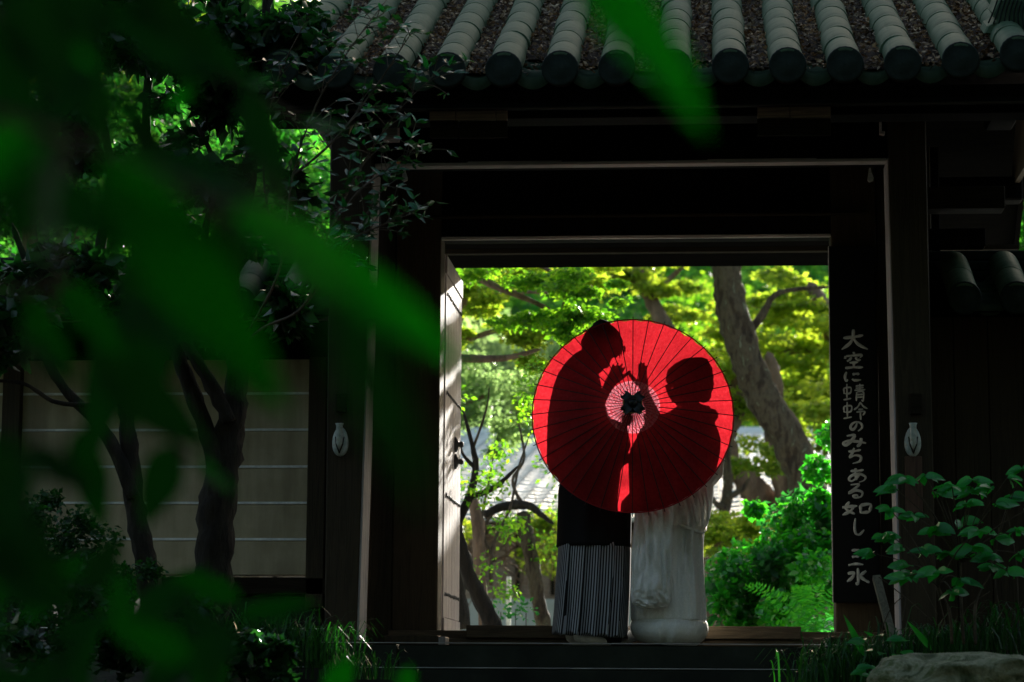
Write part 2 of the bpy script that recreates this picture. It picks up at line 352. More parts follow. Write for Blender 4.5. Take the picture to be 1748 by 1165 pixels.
for cx in (690, 1485):
    a = P(cx, 287, 12.1); vs = []; 
    prof = [(-.004, 0), (.004, 0), (.007, -.02), (.018, -.05), (.016, -.065), (-.002, -.072), (-.014, -.062), (-.008, -.03)]
    n = len(prof); vs = [(a.x+px, 12.1, a.z+pz) for px, pz in prof] + [(a.x+px, 12.115, a.z+pz) for px, pz in prof]
    fs = [tuple(range(n))[::-1], tuple(range(n, 2*n))] + [(i, (i+1) % n, (i+1) % n+n, i+n) for i in range(n)]
    mk('carved_pendant', vs, fs, M['wood_grey'], gate)
# door leaves, opened inwards
def door(x0, x1, face):
    d = box('door_leaf', x0, x1, 13.21, 14.12, .05, 2.18, M['door_wood'], gate, .003)
    fx0, fx1 = (x1, x1+.006) if face > 0 else (x0-.006, x0)
    ys = np.linspace(13.225, 14.11, 7)
    for a, b in zip(ys[:-1], ys[1:]): box('plank', fx0, fx1, a+.003, b-.003, .17, 2.07, M['door_wood'], d, .0015)
    box('rail', fx0, fx1+(.006 if face > 0 else 0), 13.22, 14.11, 2.075, 2.175, M['door_wood'], d, .0015)
    box('rail', fx0, fx1+(.006 if face > 0 else 0), 13.22, 14.11, .06, .165, M['door_wood'], d, .0015)
    if face > 0:
        for y_px in (517, 682, 853, 1018):
            zz = P(765, y_px, 13.6).z
            for k, yy in enumerate(np.linspace(13.3, 14.06, 11)):
                bm = bmesh.new(); bmesh.ops.create_icosphere(bm, subdivisions=1, radius=.011)
                vs = [(fx1+v.co.x*.8, yy+v.co.y, zz+v.co.z*1.2+random.uniform(-.004, .004)) for v in bm.verts]; bm.verts.index_update()
                fs = [[v.index for v in f.verts] for f in bm.faces]; bm.free(); mk('nail_head', vs, fs, M['iron'], d, True)
        for y_px in (757, 786):
            zz = P(768, y_px, 13.7).z
            tb = [(fx1+r, 13.78, zz) for r in (0, .012, .03, .042)]
            V_, F_ = tube([(fx1-.002, 13.78, zz), (fx1+.01, 13.78, zz), (fx1+.022, 13.78, zz), (fx1+.04, 13.78, zz), (fx1+.05, 13.78, zz)], [.045, .045, .014, .02, .012], 10)
            mk('door_pull', V_, F_, M['iron'], d, True)
    return d
door(-1.466, -1.416, 1)
door(.80, .85, -1)

# roof
SL = R(25.5); EY, EZ = 10.9, 2.63; RY = 13.3; RZ = EZ+(RY-EY)*math.tan(SL)
SPC = .262; COLS = [.145+SPC*k for k in range(-8, 7)]
def rise(x): return .055*max(0, (abs(x+.35)-1.2)/.7)**2
# deck, fascia, rafters, soffit
def prism(name, prof, x0, x1, mat, parent):
    n = len(prof); vs = [(x0, y, z) for y, z in prof]+[(x1, y, z) for y, z in prof]
    fs = [tuple(range(n)), tuple(range(n, 2*n))[::-1]]+[(i, i+n, (i+1) % n+n, (i+1) % n) for i in range(n)]
    return mk(name, vs, fs, mat, parent)
BY, BZ = 14.9, 2.50; bsl = math.atan2(RZ-BZ, BY-RY)
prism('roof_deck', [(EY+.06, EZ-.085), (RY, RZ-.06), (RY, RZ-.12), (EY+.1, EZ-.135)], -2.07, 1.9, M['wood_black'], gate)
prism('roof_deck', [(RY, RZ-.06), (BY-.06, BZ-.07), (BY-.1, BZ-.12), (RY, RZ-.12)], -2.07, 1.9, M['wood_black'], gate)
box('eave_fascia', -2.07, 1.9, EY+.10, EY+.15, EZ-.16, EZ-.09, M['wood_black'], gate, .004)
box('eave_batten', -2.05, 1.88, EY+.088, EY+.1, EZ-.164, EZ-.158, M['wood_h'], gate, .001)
za = P(1100, 447, BY).z
box('eave_fascia', -2.07, 1.9, BY-.16, BY-.10, za+.01, za+.085, M['wood_h'], gate, .003)
zb = P(1100, 432, 14.4).z
box('eave_batten', -2.07, 1.9, 14.38, 14.44, zb, zb+.03, M['wood_h'], gate, .003)
for i, x in enumerate(np.arange(-2.0, 1.85, .29)):
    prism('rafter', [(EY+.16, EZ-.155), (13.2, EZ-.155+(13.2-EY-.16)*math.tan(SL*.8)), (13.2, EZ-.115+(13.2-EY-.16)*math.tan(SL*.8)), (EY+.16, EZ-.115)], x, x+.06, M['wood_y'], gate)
for x in (-1.8, 1.5):
    box('purlin_bracket', x-.07, x+.07, 11.3, 12.055, 2.58, 2.70, M['wood_black'], gate, .01)
box('purlin', -2.05, 1.88, 11.2, 11.38, 2.47, 2.575, M['wood_black'], gate, .01)
box('back_purlin', -2.05, 1.88, 14.0, 14.15, 2.62, 2.76, M['wood_black'], gate, .01)
for x in (-2.03, 1.83): prism('gable_board', [(12.4, 2.72), (14.2, 2.72), (13.3, RZ-.13)], x, x+.03, M['wood_v'], gate)
# tile shapes (local Y up the slope)
def half_tube(r0, r1, L, n=10, th=.014):
    V_, F_ = [], []
    rows = [(0, r0-.0005), (.006, r0), (L*.94, r1), (L, r1-.002)]
    for y, r in rows:
        for k in range(n+1):
            a = math.pi*k/n; V_.append((r*math.cos(a), y, r*math.sin(a)*.98))
    for i in range(len(rows)-1):
        for k in range(n): q = i*(n+1)+k; F_.append((q, q+n+1, q+n+2, q+1))
    b = len(V_)
    for k in range(n+1):
        a = math.pi*k/n; V_.append(((r0-th)*math.cos(a), 0, (r0-th)*math.sin(a)))
    for k in range(n): F_.append((k, k+1, b+k+1, b+k))
    return V_, F_
def mesh_only(name, V_, F_, mat, smooth=True):
    me = bpy.data.meshes.new(name); me.from_pydata([tuple(v) for v in V_], [], F_)
    if smooth: me.polygons.foreach_set('use_smooth', [True]*len(me.polygons))
    me.materials.append(mat); me.update(); return me
TL = .30
cover_me = [mesh_only('cover_tile', *half_tube(.0812+.0006*k, .0800, TL, 14), M['tile']) for k in range(3)]
def pan_mesh(w_=.19, L=.31, sag=.035, front=False):
    n = 8; V_, F_ = [], []
    for y, dz in ((0, .012), (L, -.004)):
        for k in range(n+1):
            u = -1+2*k/n; V_.append((u*w_/2, y, dz-sag*(1-u*u)))
    for k in range(n): F_.append((k, k+1, k+n+2, k+n+1))
    b = len(V_); dd = .055 if front else .014
    for k in range(n+1):
        u = -1+2*k/n; V_.append((u*w_/2, -.001, .012-sag*(1-u*u)-dd*(1-.35*u*u if front else 1)))
    for k in range(n): F_.append((k, b+k, b+k+1, k+1))
    return V_, F_
pan_me = mesh_only('pan_tile', *pan_mesh(), M['pan']); pan_front = mesh_only('eave_pan_tile', *pan_mesh(front=True), M['pan'])
def cap_mesh(r=.087):
    V_, F_ = [], []; n = 20; prof = [(.02, r*.96), (-.012, r), (-.02, r*.93), (-.016, r*.8), (-.026, r*.5), (-.03, .001)]
    for y, q in prof:
        for k in range(n): a = 2*math.pi*k/n; V_.append((q*math.cos(a), y, q*math.sin(a)))
    for i in range(len(prof)-1):
        for k in range(n): F_.append((i*n+k, i*n+(k+1) % n, (i+1)*n+(k+1) % n, (i+1)*n+k))
    return V_, F_
cap_me = mesh_only('tile_end_cap', *cap_mesh(), M['tile_dark'])
RX = Matrix.Rotation(SL, 4, 'X')
for x in COLS:
    dz = rise(x)
    for i in range(8):
        s = i*(TL-.012); y = EY+s*math.cos(SL); z = EZ+dz+s*math.sin(SL)
        place('cover_tile', random.choice(cover_me), Matrix.Translation((x+random.uniform(-.003, .003), y, z)) @ RX @ Matrix.Rotation(random.uniform(-.02, .02), 4, 'Z'), gate)
    place('tile_end_cap', cap_me, Matrix.Translation((x, EY-.012, EZ+dz-.004)), gate)
    xm = x+SPC/2; dz = rise(xm)
    if xm < 1.9:
        for i in range(9):
            s = i*.27; y = EY+.03+s*math.cos(SL); z = EZ-.012+dz+s*math.sin(SL)
            place('pan_tile' if i else 'eave_pan_tile', pan_me if i else pan_front, Matrix.Translation((xm, y, z)) @ RX, gate)
# back slope tiles near the eave
RXb = Matrix.Rotation(math.pi, 4, 'Z') @ Matrix.Rotation(bsl, 4, 'X')
for x in COLS:
    for i in range(3):
        s = i*.285
        place('cover_tile', cover_me[0], Matrix.Translation((x, BY-s*math.cos(bsl), BZ+s*math.sin(bsl))) @ RXb, gate)
    place('tile_end_cap', cap_me, Matrix.Translation((x, BY+.012, za+.065)) @ Matrix.Rotation(math.pi, 4, 'Z'), gate)
# ridge and the end ornament of the descending ridge
for k in range(4): box('ridge_course', -2.09, 1.93, RY-.14+.01*k, RY+.14-.01*k, RZ-.04+.06*k, RZ+.015+.06*k, M['tile_dark'], gate, .01)
for k in range(5):
    yy = BY-.02-k*.31*math.cos(bsl); zz = BZ+.02+k*.31*math.sin(bsl)
    place('verge_end_cap', cap_me, Matrix.Translation((1.905, yy, zz)) @ Matrix.Rotation(math.pi/2, 4, 'Z'), gate)
    V_, F_ = tube([(1.7, yy, zz), (1.9, yy, zz)], .084, 12); mk('verge_tile', V_, F_, M['tile'], gate, True)
prism('verge_board', [(BY-.06, BZ-.05), (RY, RZ-.02), (RY, RZ-.16), (BY-.1, BZ-.19)], 1.9, 1.93, M['wood_black'], gate)
o0 = P(1716, 40, 11.25); V_, F_ = [], []
orn = [(-.10, -.05), (-.085, -.015), (-.04, .01), (-.06, .05), (-.03, .11), (.02, .14), (.05, .19), (.11, .2), (.16, .12), (.17, .02), (.12, -.05), (.06, -.02), (.0, -.02), (-.05, -.06)]
n = len(orn)
for yy, q in ((0, .9), (.012, 1), (.16, 1)):
    for px_, pz_ in orn: V_.append((o0.x+px_*q, o0.y+yy, o0.z+pz_*q+yy*.45))
F_ = [tuple(range(n))[::-1], tuple(range(2*n, 3*n))]+[(j*n+i, j*n+(i+1) % n, (j+1)*n+(i+1) % n, (j+1)*n+i) for j in (0, 1) for i in range(n)]
orn_o = mk('ridge_end_ornament', V_, F_, M['tile'], gate)
for k in range(9):
    a0 = Vector((o0.x-.03+.018*k, o0.y-.006, o0.z+.13-.004*k)); V_, F_ = tube(spline([a0, a0+Vector((-.02, -.004, -.06)), a0+Vector((-.05+.006*k, -.002, -.13))], 4), .004, 5)
    mk('incised_ridge', V_, F_, M['tile_dark'], orn_o, True)
V_, F_ = tube([(o0.x+.1, o0.y+.1, o0.z+.06), (o0.x+.1, o0.y+1.8, o0.z+.06+1.7*math.tan(SL))], .12, 12); mk('descending_ridge', V_, F_, M['tile'], gate, True)
# dry leaf litter lying in the channels
pts = []
bedV, bedF = [], []
for j, x in enumerate(COLS[:-1]):
    xm = x+SPC/2; g = np.random.default_rng(j+50)
    s0 = [.5, .1, .36, .06, .4, .22, .05, .3, .12, .26, .05, .16, .2, .2, .2][j]
    n = 950; s = s0+(2.3-s0)*g.random(n); lat = (g.random(n)-.5)*.19
    s[:60] = s0*g.random(60)
    hgt = -.012+.03*(1-(lat/.1)**2)*np.clip((s-s0)/.25, 0, 1)+g.random(n)*.02
    pts.append(np.stack([xm+lat, EY+.03+s*math.cos(SL)-hgt*math.sin(SL), EZ+rise(xm)+s*math.sin(SL)+hgt*math.cos(SL)], 1))
    b = len(bedV); rows = 14
    for i in range(rows):
        ss = s0+(2.3-s0)*i/(rows-1)
        for k in range(5):
            l = -.095+.19*k/4; h = (-.02+.028*(1-(l/.1)**2)*min(1, i/1.5)) + random.uniform(-.004, .004)
            bedV.append((xm+l, EY+.03+ss*math.cos(SL)-h*math.sin(SL), EZ+rise(xm)+ss*math.sin(SL)+h*math.cos(SL)))
    bedF += [(b+i*5+k, b+i*5+k+1, b+(i+1)*5+k+1, b+(i+1)*5+k) for i in range(rows-1) for k in range(4)]
V_, F_ = leaves(np.concatenate(pts), .026, .55, .0, .35, 5, cull=False)
lt = mk('leaf_litter', V_, F_, M['litter']); setp(lt, 'brown dry leaf litter filling the channels of the gate roof', 'leaf litter', kind='stuff')
setp(mk('litter_bed', bedV, bedF, M['litter_bed'], None, True), 'matted rotting leaves under the dry litter on the roof', 'leaf litter', kind='stuff')

# ------------------------------------------------------------------ walls left and right of the gate
def wall_roof(parent, x0, x1, ridge_z, off):
    ey, ez = 12.28, P(490, 517, 12.28).z; sl = R(27)
    prism('roof_deck', [(ey+.03, ez-.07), (12.9, ez-.05+.62*math.tan(sl)), (13.5, ez-.07), (12.9, ez-.12+.5*math.tan(sl))], x0, x1, M['wood_black'], parent)
    rx = Matrix.Rotation(sl, 4, 'X'); x = x0+off
    while x < x1:
        for i in range(2): place('cover_tile', cover_me[i], Matrix.Translation((x, ey+i*.28*math.cos(sl), ez+i*.28*math.sin(sl))) @ rx, parent)
        place('tile_end_cap', cap_me, Matrix.Translation((x, ey-.012, ez-.002)), parent)
        for i in range(2): place('pan_tile', pan_front if i == 0 else pan_me, Matrix.Translation((x+SPC/2, ey+.03+i*.27*math.cos(sl), ez-.012+i*.27*math.sin(sl))) @ rx, parent)
        x += .262
    for k in range(3): box('ridge_course', x0, x1, 12.78+.01*k, 13.02-.01*k, ridge_z-.17+.057*k, ridge_z-.118+.057*k, M['tile_dark'], parent, .008)
wl = thing('plaster_wall', (-4, 12.85, 0), 'beige plastered wall with five white lines left of the gate', 'wall')
wx0 = -9.0; wx1 = P(527, 800, 12.8).x
ys = [612, 672, 734, 797, 859, 921, 984]; zs = [P(430, y, 12.8).z for y in ys]
for a, b in zip(zs[:-1], zs[1:]):
    box('plaster_panel', wx0, wx1, 12.8, 12.95, b+.007, a-.007, M['plaster'], wl, .002)
for z in zs[1:-1]: box('white_line', wx0, wx1, 12.795, 12.95, z-.0065, z+.0065, M['white'], wl, .001)
box('wall_beam', wx0, -1.92, 12.77, 12.98, zs[0]+.002, zs[0]+.2, M['wood_black'], wl)
box('end_post', wx1+.002, wx1+.1, 12.74, 12.98, .2, zs[0], M['wood_v'], wl)
for x in (P(24, 700, 12.8).x, P(24, 700, 12.8).x-1.75): box('wall_post', x-.05, x+.05, 12.74, 12.798, .3, zs[0], M['wood_v'], wl)
box('bottom_rail', wx0, -1.90, 12.74, 12.96, zs[-1]-.10, zs[-1]-.008, M['wood_h'], wl)
x = wx0
while x < -1.93:
    x2 = min(x+random.uniform(.42, .6), -1.91)
    box('base_stone', x+.004, x2-.004, 12.76, 12.96, -.35, .09, M['stone'], wl, .008)
    box('base_stone', x+.05, x2+.02, 12.775, 12.96, .098, zs[-1]-.105, M['stone'], wl, .008); x = x2
wall_roof(wl, -9, -1.93, P(480, 440, 12.9).z, .06)
wr = thing('plank_wall', (2.4, 12.85, 0), 'dark plank wall with tiled coping right of the gate', 'wall')
x = 1.156
while x < 6: box('plank', x+.002, x+.178, 12.82+random.uniform(0, .005), 12.86, -.35, 1.75, M['wood_v'], wr, .003); x += .18
box('wall_beam', 1.2, 6, 12.76, 12.95, 1.752, 1.95, M['wood_black'], wr)
box('wall_core', 1.156, 6, 12.87, 12.95, -.35, 1.75, M['wood_black'], wr)
wall_roof(wr, 1.2, 6, P(1700, 432, 12.9).z, .14)
# horizontal members seen beside the gate on the right
box('side_beam', 1.16, P(1712, 340, 12.6).x, 12.5, 12.66, P(1650, 362, 12.6).z, P(1650, 325, 12.6).z, M['wood_h'], gate)
box('side_beam', 1.16, P(1680, 410, 12.7).x, 12.62, 12.74, P(1650, 425, 12.7).z, P(1650, 395, 12.7).z, M['wood_black'], gate)

# ------------------------------------------------------------------ sign board with brushed verse
sb = thing('verse_board', (.82, 12.95, .2), 'tall black lacquered board with white brushed Japanese verse right of the doorway', 'sign')
M['lacquer'] = plain('black_lacquer', (.004, .0045, .005), .5, .12)
M['ink'] = plain('white_brush_paint', (.42, .45, .43), .7)
SY = 12.93
bx0, bx1 = P(1420, 800, SY).x, P(1499, 800, SY).x; bz0, bz1 = P(1460, 1029, SY).z, P(1460, 420, SY).z
box('board', bx0, bx1, SY, SY+.035, bz0, bz1, M['lacquer'], sb, .003)
box('lit_board_edge', bx0-.004, bx0-.0005, SY+.004, SY+.034, bz0, bz1, M['wood_pale'], sb, .001)  # pale sliver paints the thin bright line beside the doorway
G = {
 'da': [[(12, 40), (45, 36), (82, 28)], [(48, 2), (46, 35), (34, 65), (6, 92)], [(48, 42), (64, 68), (98, 92)]],
 'kong': [[(50, 0), (52, 14)], [(12, 24), (10, 40)], [(14, 24), (50, 20), (86, 18), (78, 34)], [(40, 30), (30, 46), (18, 54)], [(60, 30), (64, 44), (82, 46)], [(30, 62), (70, 58)], [(50, 60), (50, 88)], [(10, 92), (50, 88), (92, 88)]],
 'ni': [[(16, 6), (8, 45), (12, 84), (22, 70)], [(46, 28), (66, 22), (82, 26)], [(44, 66), (58, 78), (90, 74)]],
 'qing': [[(4, 26), (6, 58)], [(4, 26), (34, 22), (32, 52), (6, 56)], [(18, 2), (18, 88)], [(2, 90), (36, 82)], [(56, 14), (92, 10)], [(56, 26), (90, 22)], [(50, 38), (98, 34)], [(74, 2), (74, 36)], [(60, 48), (58, 98)], [(60, 48), (88, 46), (88, 96), (80, 90)], [(62, 62), (86, 60)], [(62, 76), (86, 74)]],
 'ling': [[(4, 26), (6, 58)], [(4, 26), (34, 22), (32, 52), (6, 56)], [(18, 2), (18, 88)], [(2, 90), (36, 82)], [(72, 2), (60, 28), (44, 44)], [(72, 6), (84, 26), (100, 38)], [(62, 42), (82, 40)], [(54, 56), (88, 52), (80, 74)], [(70, 54), (72, 98)]],
 'no': [[(56, 14), (48, 50), (28, 78), (12, 60), (22, 28), (52, 8), (84, 24), (90, 60), (62, 92)]],
 'mi': [[(18, 18), (50, 14), (34, 58), (14, 84), (4, 68), (26, 54), (66, 60), (96, 70)], [(76, 34), (74, 70), (58, 96)]],
 'chi': [[(14, 22), (48, 20), (86, 12)], [(48, 0), (36, 34), (22, 60), (54, 46), (84, 56), (78, 84), (38, 98)]],
 'a': [[(20, 22), (52, 20), (84, 14)], [(46, 2), (44, 40), (50, 84)], [(68, 34), (52, 66), (26, 90), (12, 76), (30, 50), (66, 42), (92, 62), (84, 86), (60, 98)]],
 'ru': [[(24, 8), (70, 4), (44, 36), (14, 64), (52, 46), (86, 58), (80, 88), (50, 96), (38, 84), (56, 78), (64, 92)]],
 'nyo': [[(26, 4), (14, 50), (44, 88)], [(40, 26), (30, 66), (2, 94)], [(2, 42), (52, 32)], [(62, 26), (64, 82)], [(62, 28), (96, 22), (92, 76)], [(64, 78), (92, 74)]],
 'shi': [[(34, 0), (28, 50), (34, 88), (60, 96), (92, 68)]],
 'san': [[(26, 8), (54, 4), (76, 6)], [(28, 46), (52, 42), (74, 44)], [(4, 94), (50, 86), (98, 90)]],
 'sui': [[(50, 0), (52, 50), (50, 96), (40, 88)], [(6, 34), (34, 30), (24, 60), (2, 84)], [(86, 18), (60, 44)], [(56, 44), (76, 70), (100, 88)]],
}
LAY = [('da', 1434, 562, 1482, 600), ('kong', 1439, 601, 1476, 631), ('ni', 1440, 634, 1473, 654), ('qing', 1439, 655, 1478, 686), ('ling', 1439, 686, 1481, 718),
       ('no', 1449, 719, 1474, 738), ('mi', 1438, 740, 1480, 764), ('chi', 1444, 765, 1474, 792), ('a', 1445, 799, 1480, 824), ('ru', 1445, 826, 1476, 851),
       ('nyo', 1437, 856, 1488, 881), ('shi', 1452, 885, 1477, 914), ('san', 1447, 938, 1474, 967), ('sui', 1445, 970, 1484, 998)]
for key, x0, y0, x1, y1 in LAY:
    V_, F_ = [], []; a, b = P(x0, y1, SY), P(x1, y0, SY); sx, sz = (b.x-a.x)/100, (b.z-a.z)/100
    bw = .0047 if key not in ('qing', 'ling') else .0033
    if key in ('da', 'nyo', 'sui', 'mi'): bw = .0058
    for si, st in enumerate(G[key]):
        pts2 = spline([(p[0]*sx+a.x, 0, a.z+(100-p[1])*sz) for p in st], 5); n = len(pts2); base = len(V_)
        for i, p in enumerate(pts2):
            d = (pts2[min(i+1, n-1)]-pts2[max(i-1, 0)]).normalized(); s = Vector((-d.z, 0, d.x)); t = i/(n-1)
            wd = bw*(.75+.5*abs(math.sin(t*5+si)))*(1 if t < .8 else 1-(t-.8)*3)*(.7+.6*min(1, t*6+.3))
            for q, yy in ((s*wd, .0005), (s*wd*.5, -.0012-.0001*si), (-s*wd*.5, -.0012-.0001*si), (-s*wd, .0005)): V_.append((p.x+q.x, SY+yy-.0004, p.z+q.z))
        for i in range(n-1):
            for k in range(3): q = base+i*4+k; F_.append((q, q+1, q+5, q+4))
    mk('brushed_character', V_, F_, M['ink'], sb)

# wall vases on the front posts
M['vase'] = rough_mat('pale_celadon_glaze', [(.35, (.32, .38, .34)), (.55, (.55, .6, .54)), (.7, (.4, .36, .28)), (.9, (.7, .73, .66))], 30, .3, bs=.05)
M['vase_in'] = plain('vase_recess', (.03, .028, .022), .6)
def vase(px, py, label):
    c = P(px, py, 12.09); t = thing('wall_vase', (c.x, 12.09, c.z-.075), label, 'vase', 'flower vases hung on the gate posts')
    V_, F_ = [], []; n = 20
    for r, yy in ((1, .008), (1, -.004), (.86, -.012), (.5, -.016), (.02, -.017)):
        for k in range(n):
            a = 2*math.pi*k/n; zz = math.sin(a)*.076*r; xx = math.cos(a)*.041*r*(1-.12*math.sin(a)); V_.append((c.x+xx, 12.09+yy, c.z-.012+zz))
    for i in range(4):
        for k in range(n): F_.append((i*n+k, i*n+(k+1) % n, (i+1)*n+(k+1) % n, (i+1)*n+k))
    mk('shell_plate', V_, F_, M['vase'], t, True)
    V_, F_ = tube([(c.x, 12.068, c.z-.06), (c.x, 12.058, c.z-.02), (c.x, 12.054, c.z+.03), (c.x, 12.054, c.z+.066), (c.x, 12.054, c.z+.076)], [.006, .017, .016, .017, .022], 12)
    mk('neck_tube', V_, F_, M['vase'], t, True)
    V_, F_ = tube([(c.x-.022, 12.07, c.z+.01), (c.x-.014, 12.06, c.z-.03), (c.x, 12.06, c.z-.075)], [.003, .006, .003], 6); mk('leaf_relief', V_, F_, M['vase_in'], t, True)
    V_, F_ = tube([(c.x+.022, 12.07, c.z+.01), (c.x+.014, 12.06, c.z-.03), (c.x, 12.06, c.z-.075)], [.003, .006, .003], 6); mk('leaf_relief', V_, F_, M['vase_in'], t, True)
    V_, F_ = tube([(c.x, 12.056, c.z+.0765), (c.x, 12.056, c.z+.078)], .015, 12); mk('mouth', V_, F_, M['vase_in'], t)
vase(581, 750, 'pale oval wall vase hung on the left gate post')
vase(1558, 750, 'pale oval wall vase hung on the right gate post above a wooden plaque')
for nm, x0, y0, x1, y1, mt, lb in (('wooden_block', 1554, 672, 1573, 708, 'wood_h', 'small dark wooden block nailed to the right gate post above the vase'),
                          ('wooden_block', 573, 672, 592, 704, 'wood_h', 'small dark wooden block nailed to the left gate post above the vase')):
    a, b = P(x0, y1, 12.07), P(x1, y0, 12.07); o = box(nm, a.x, b.x, 12.06, 12.099, a.z, b.z, M[mt], None, .004)
    setp(o, lb, 'block')
a, b = P(1546, 876, 12.08), P(1574, 779, 12.08)
setp(box('wooden_plaque', a.x, b.x, 12.082, 12.099, a.z, b.z, wood('reddish_plaque', (.13, .07, .045), 'Z'), None, .003), 'narrow brown wooden plaque under the vase on the right post', 'plaque')

# ------------------------------------------------------------------ the red umbrella
hub = P(1080, 691, 11.92); rimc = P(1080, 709, UY); rimR = (P(1254, 709, UY).x-P(905, 709, UY).x)/2
AX = (hub-rimc).normalized(); e1 = Vector((1, 0, 0)); e1 = (e1-AX*e1.dot(AX)).normalized(); e2 = AX.cross(e1)*-1
if e2.z < 0: e2 = -e2
H = (hub-rimc).length
umb = thing('paper_umbrella', rimc, 'open red oiled-paper umbrella held between the couple', 'umbrella')
def um(r, a, lift=0.):                          # r: 0 hub, 1 rim
    h = H*(1-r**1.12)+lift
    return rimc + AX*h + (e1*math.cos(a)+e2*math.sin(a))*rimR*r
m, t, b = nodes('red_oiled_paper'); v = coord(t); n1 = ntex(t, v, 70, 8, .7); n2 = ntex(t, v, 6, 5); n3 = ntex(t, coord(t, (1, 1, .25)), 160, 3, .6, .8)
c1 = ramp(t, n1, [(.3, (.30, .006, .010)), (.55, (.40, .012, .018)), (.75, (.48, .03, .036))])
c2 = mixc(t, c1, ramp(t, n2, [(.3, (.72, .72, .72)), (.66, (1, 1, 1))]), .9); c2 = mixc(t, c2, ramp(t, n3, [(.35, (.78, .78, .78)), (.6, (1, 1, 1))]), .8)
t.links.new(c2, b.inputs['Base Color']); b.inputs['Roughness'].default_value = .5; b.inputs['Specular IOR Level'].default_value = .3
tr = t.nodes.new('ShaderNodeBsdfTranslucent'); c3 = mixc(t, c2, (1.15, 1.25, 1.3), 1.0); t.links.new(c3, tr.inputs[0])
ms = t.nodes.new('ShaderNodeMixShader'); ms.inputs[0].default_value = .62; t.links.new(b.outputs[0], ms.inputs[1]); t.links.new(tr.outputs[0], ms.inputs[2])
t.links.new(ms.outputs[0], t.nodes['Material Output'].inputs[0]); bump(t, b, n1, .3, .003); M['red_paper'] = m
NR = 40; V_, F_ = [], []; sub = 4; NA = NR*sub
rr_ = [.04, .12, .2, .265, .4, .55, .7, .82, .92, .985]
for r in rr_:
    for k in range(NA):
        a = 2*math.pi*k/NA; ph = (k % sub)/sub; V_.append(um(r*(1-.012*math.sin(math.pi*ph) if r > .9 else 1), a, -.007*r*math.sin(math.pi*ph))[:])
nin = 3
F2 = [(i*NA+k, i*NA+(k+1) % NA, (i+1)*NA+(k+1) % NA, (i+1)*NA+k) for i in range(nin) for k in range(NA)]
for i in range(nin, len(rr_)-1):
    for k in range(NA): F_.append((i*NA+k, i*NA+(k+1) % NA, (i+1)*NA+(k+1) % NA, (i+1)*NA+k))
mk('canopy', V_, F_, M['red_paper'], umb, True)
m, t, b = nodes('thin_pale_paper'); b.inputs['Base Color'].default_value = (.33, .012, .018, 1); b.inputs['Roughness'].default_value = .6
tr = t.nodes.new('ShaderNodeBsdfTranslucent'); nn_ = ntex(t, coord(t), 120, 5, .7); t.links.new(ramp(t, nn_, [(.4, (.5, .03, .05)), (.6, (.56, .22, .28))]), tr.inputs[0])
ms = t.nodes.new('ShaderNodeMixShader'); ms.inputs[0].default_value = .55; t.links.new(b.outputs[0], ms.inputs[1]); t.links.new(tr.outputs[0], ms.inputs[2]); t.links.new(ms.outputs[0], t.nodes['Material Output'].inputs[0])
mk('inner_canopy', V_, F2, m, umb, True)
M['rib'] = plain('dark_bamboo', (.022, .012, .01), .5)
M['rimred'] = plain('deep_red_binding', (.35, .008, .012), .6)
M['bamboo'] = plain('bamboo_shaft', (.16, .09, .04), .45)
for k in range(NR):
    a = 2*math.pi*k/NR; q = []
    V_, F_ = tube([um(.05, a, .0003), um(.5, a, .0003), um(1.02, a, .0003)], [.0018, .0026, .0024], 5); mk('rib', V_, F_, M['rib'], umb)
V_, F_ = tube([um(.985, 2*math.pi*k/120, 0) for k in range(121)], .0035, 5, 0, False); mk('rim_binding', V_, F_, M['rimred'], umb, True)
shaft_end = hub - AX*.56
runner = hub - AX*.17
V_, F_ = tube([hub+AX*.012, shaft_end], .0125, 10); mk('shaft', V_, F_, M['bamboo'], umb, True)
V_, F_ = tube([shaft_end, hub-AX*.42], [.017, .016], 10); mk('grip', V_, F_, M['rib'], umb, True)
V_, F_ = tube([runner+AX*.02, runner-AX*.03], .024, 12); mk('runner', V_, F_, M['rib'], umb, True)
for k in range(NR):
    a = 2*math.pi*k/NR; V_, F_ = tube([runner+(e1*math.cos(a)+e2*math.sin(a))*.02, um(.27, a, -.003)], .0017, 4); mk('stretcher', V_, F_, M['bamboo'], umb)
M['thread'] = leaf_mat('pale_thread', [(.75, .55, .6), (.8, .7, .75)], .4, tcol=(1, 1, 1), bigvar=0)
for ri, r in enumerate((.06, .095, .13, .165, .2, .235)):
    V_, F_ = tube([um(r+(.017 if k % 2 else -.017), 2*math.pi*k/80, -.004) for k in range(81)], .0012, 4, 0, False); mk('thread_ring', V_, F_, M['thread'], umb)
# tied black cap with gilt lining
M['capcloth'] = plain('black_oiled_cap', (.008, .008, .009), .45, .4); M['gilt'] = plain('gilt_lining', (.42, .3, .08), .45)
V_, F_ = [], []
for lay, (k0, hh) in enumerate(((1.0, .016),)):
    vs = [um(0, 0, .012)]
    for k in range(16):
        a = 2*math.pi*(k+.5)/16 + math.pi/16; sq = 1/max(abs(math.cos(a-math.pi/2)), abs(math.sin(a-math.pi/2))); rr = .0525*sq*.92
        vs.append(hub + AX*.010 + (e1*math.cos(a)+e2*math.sin(a))*rr)
    V_ = [v_[:] for v_ in vs]; F_ = [(0, 1+k, 1+(k+1) % 16) for k in range(16)]
mk('gilt_lining', V_, F_, M['gilt'], umb)
V2 = [tuple(Vector(hub)+(Vector(v_)-hub)*.9+AX*.004) for v_ in V_]; mk('cap_cloth', V2, F_, M['capcloth'], umb)
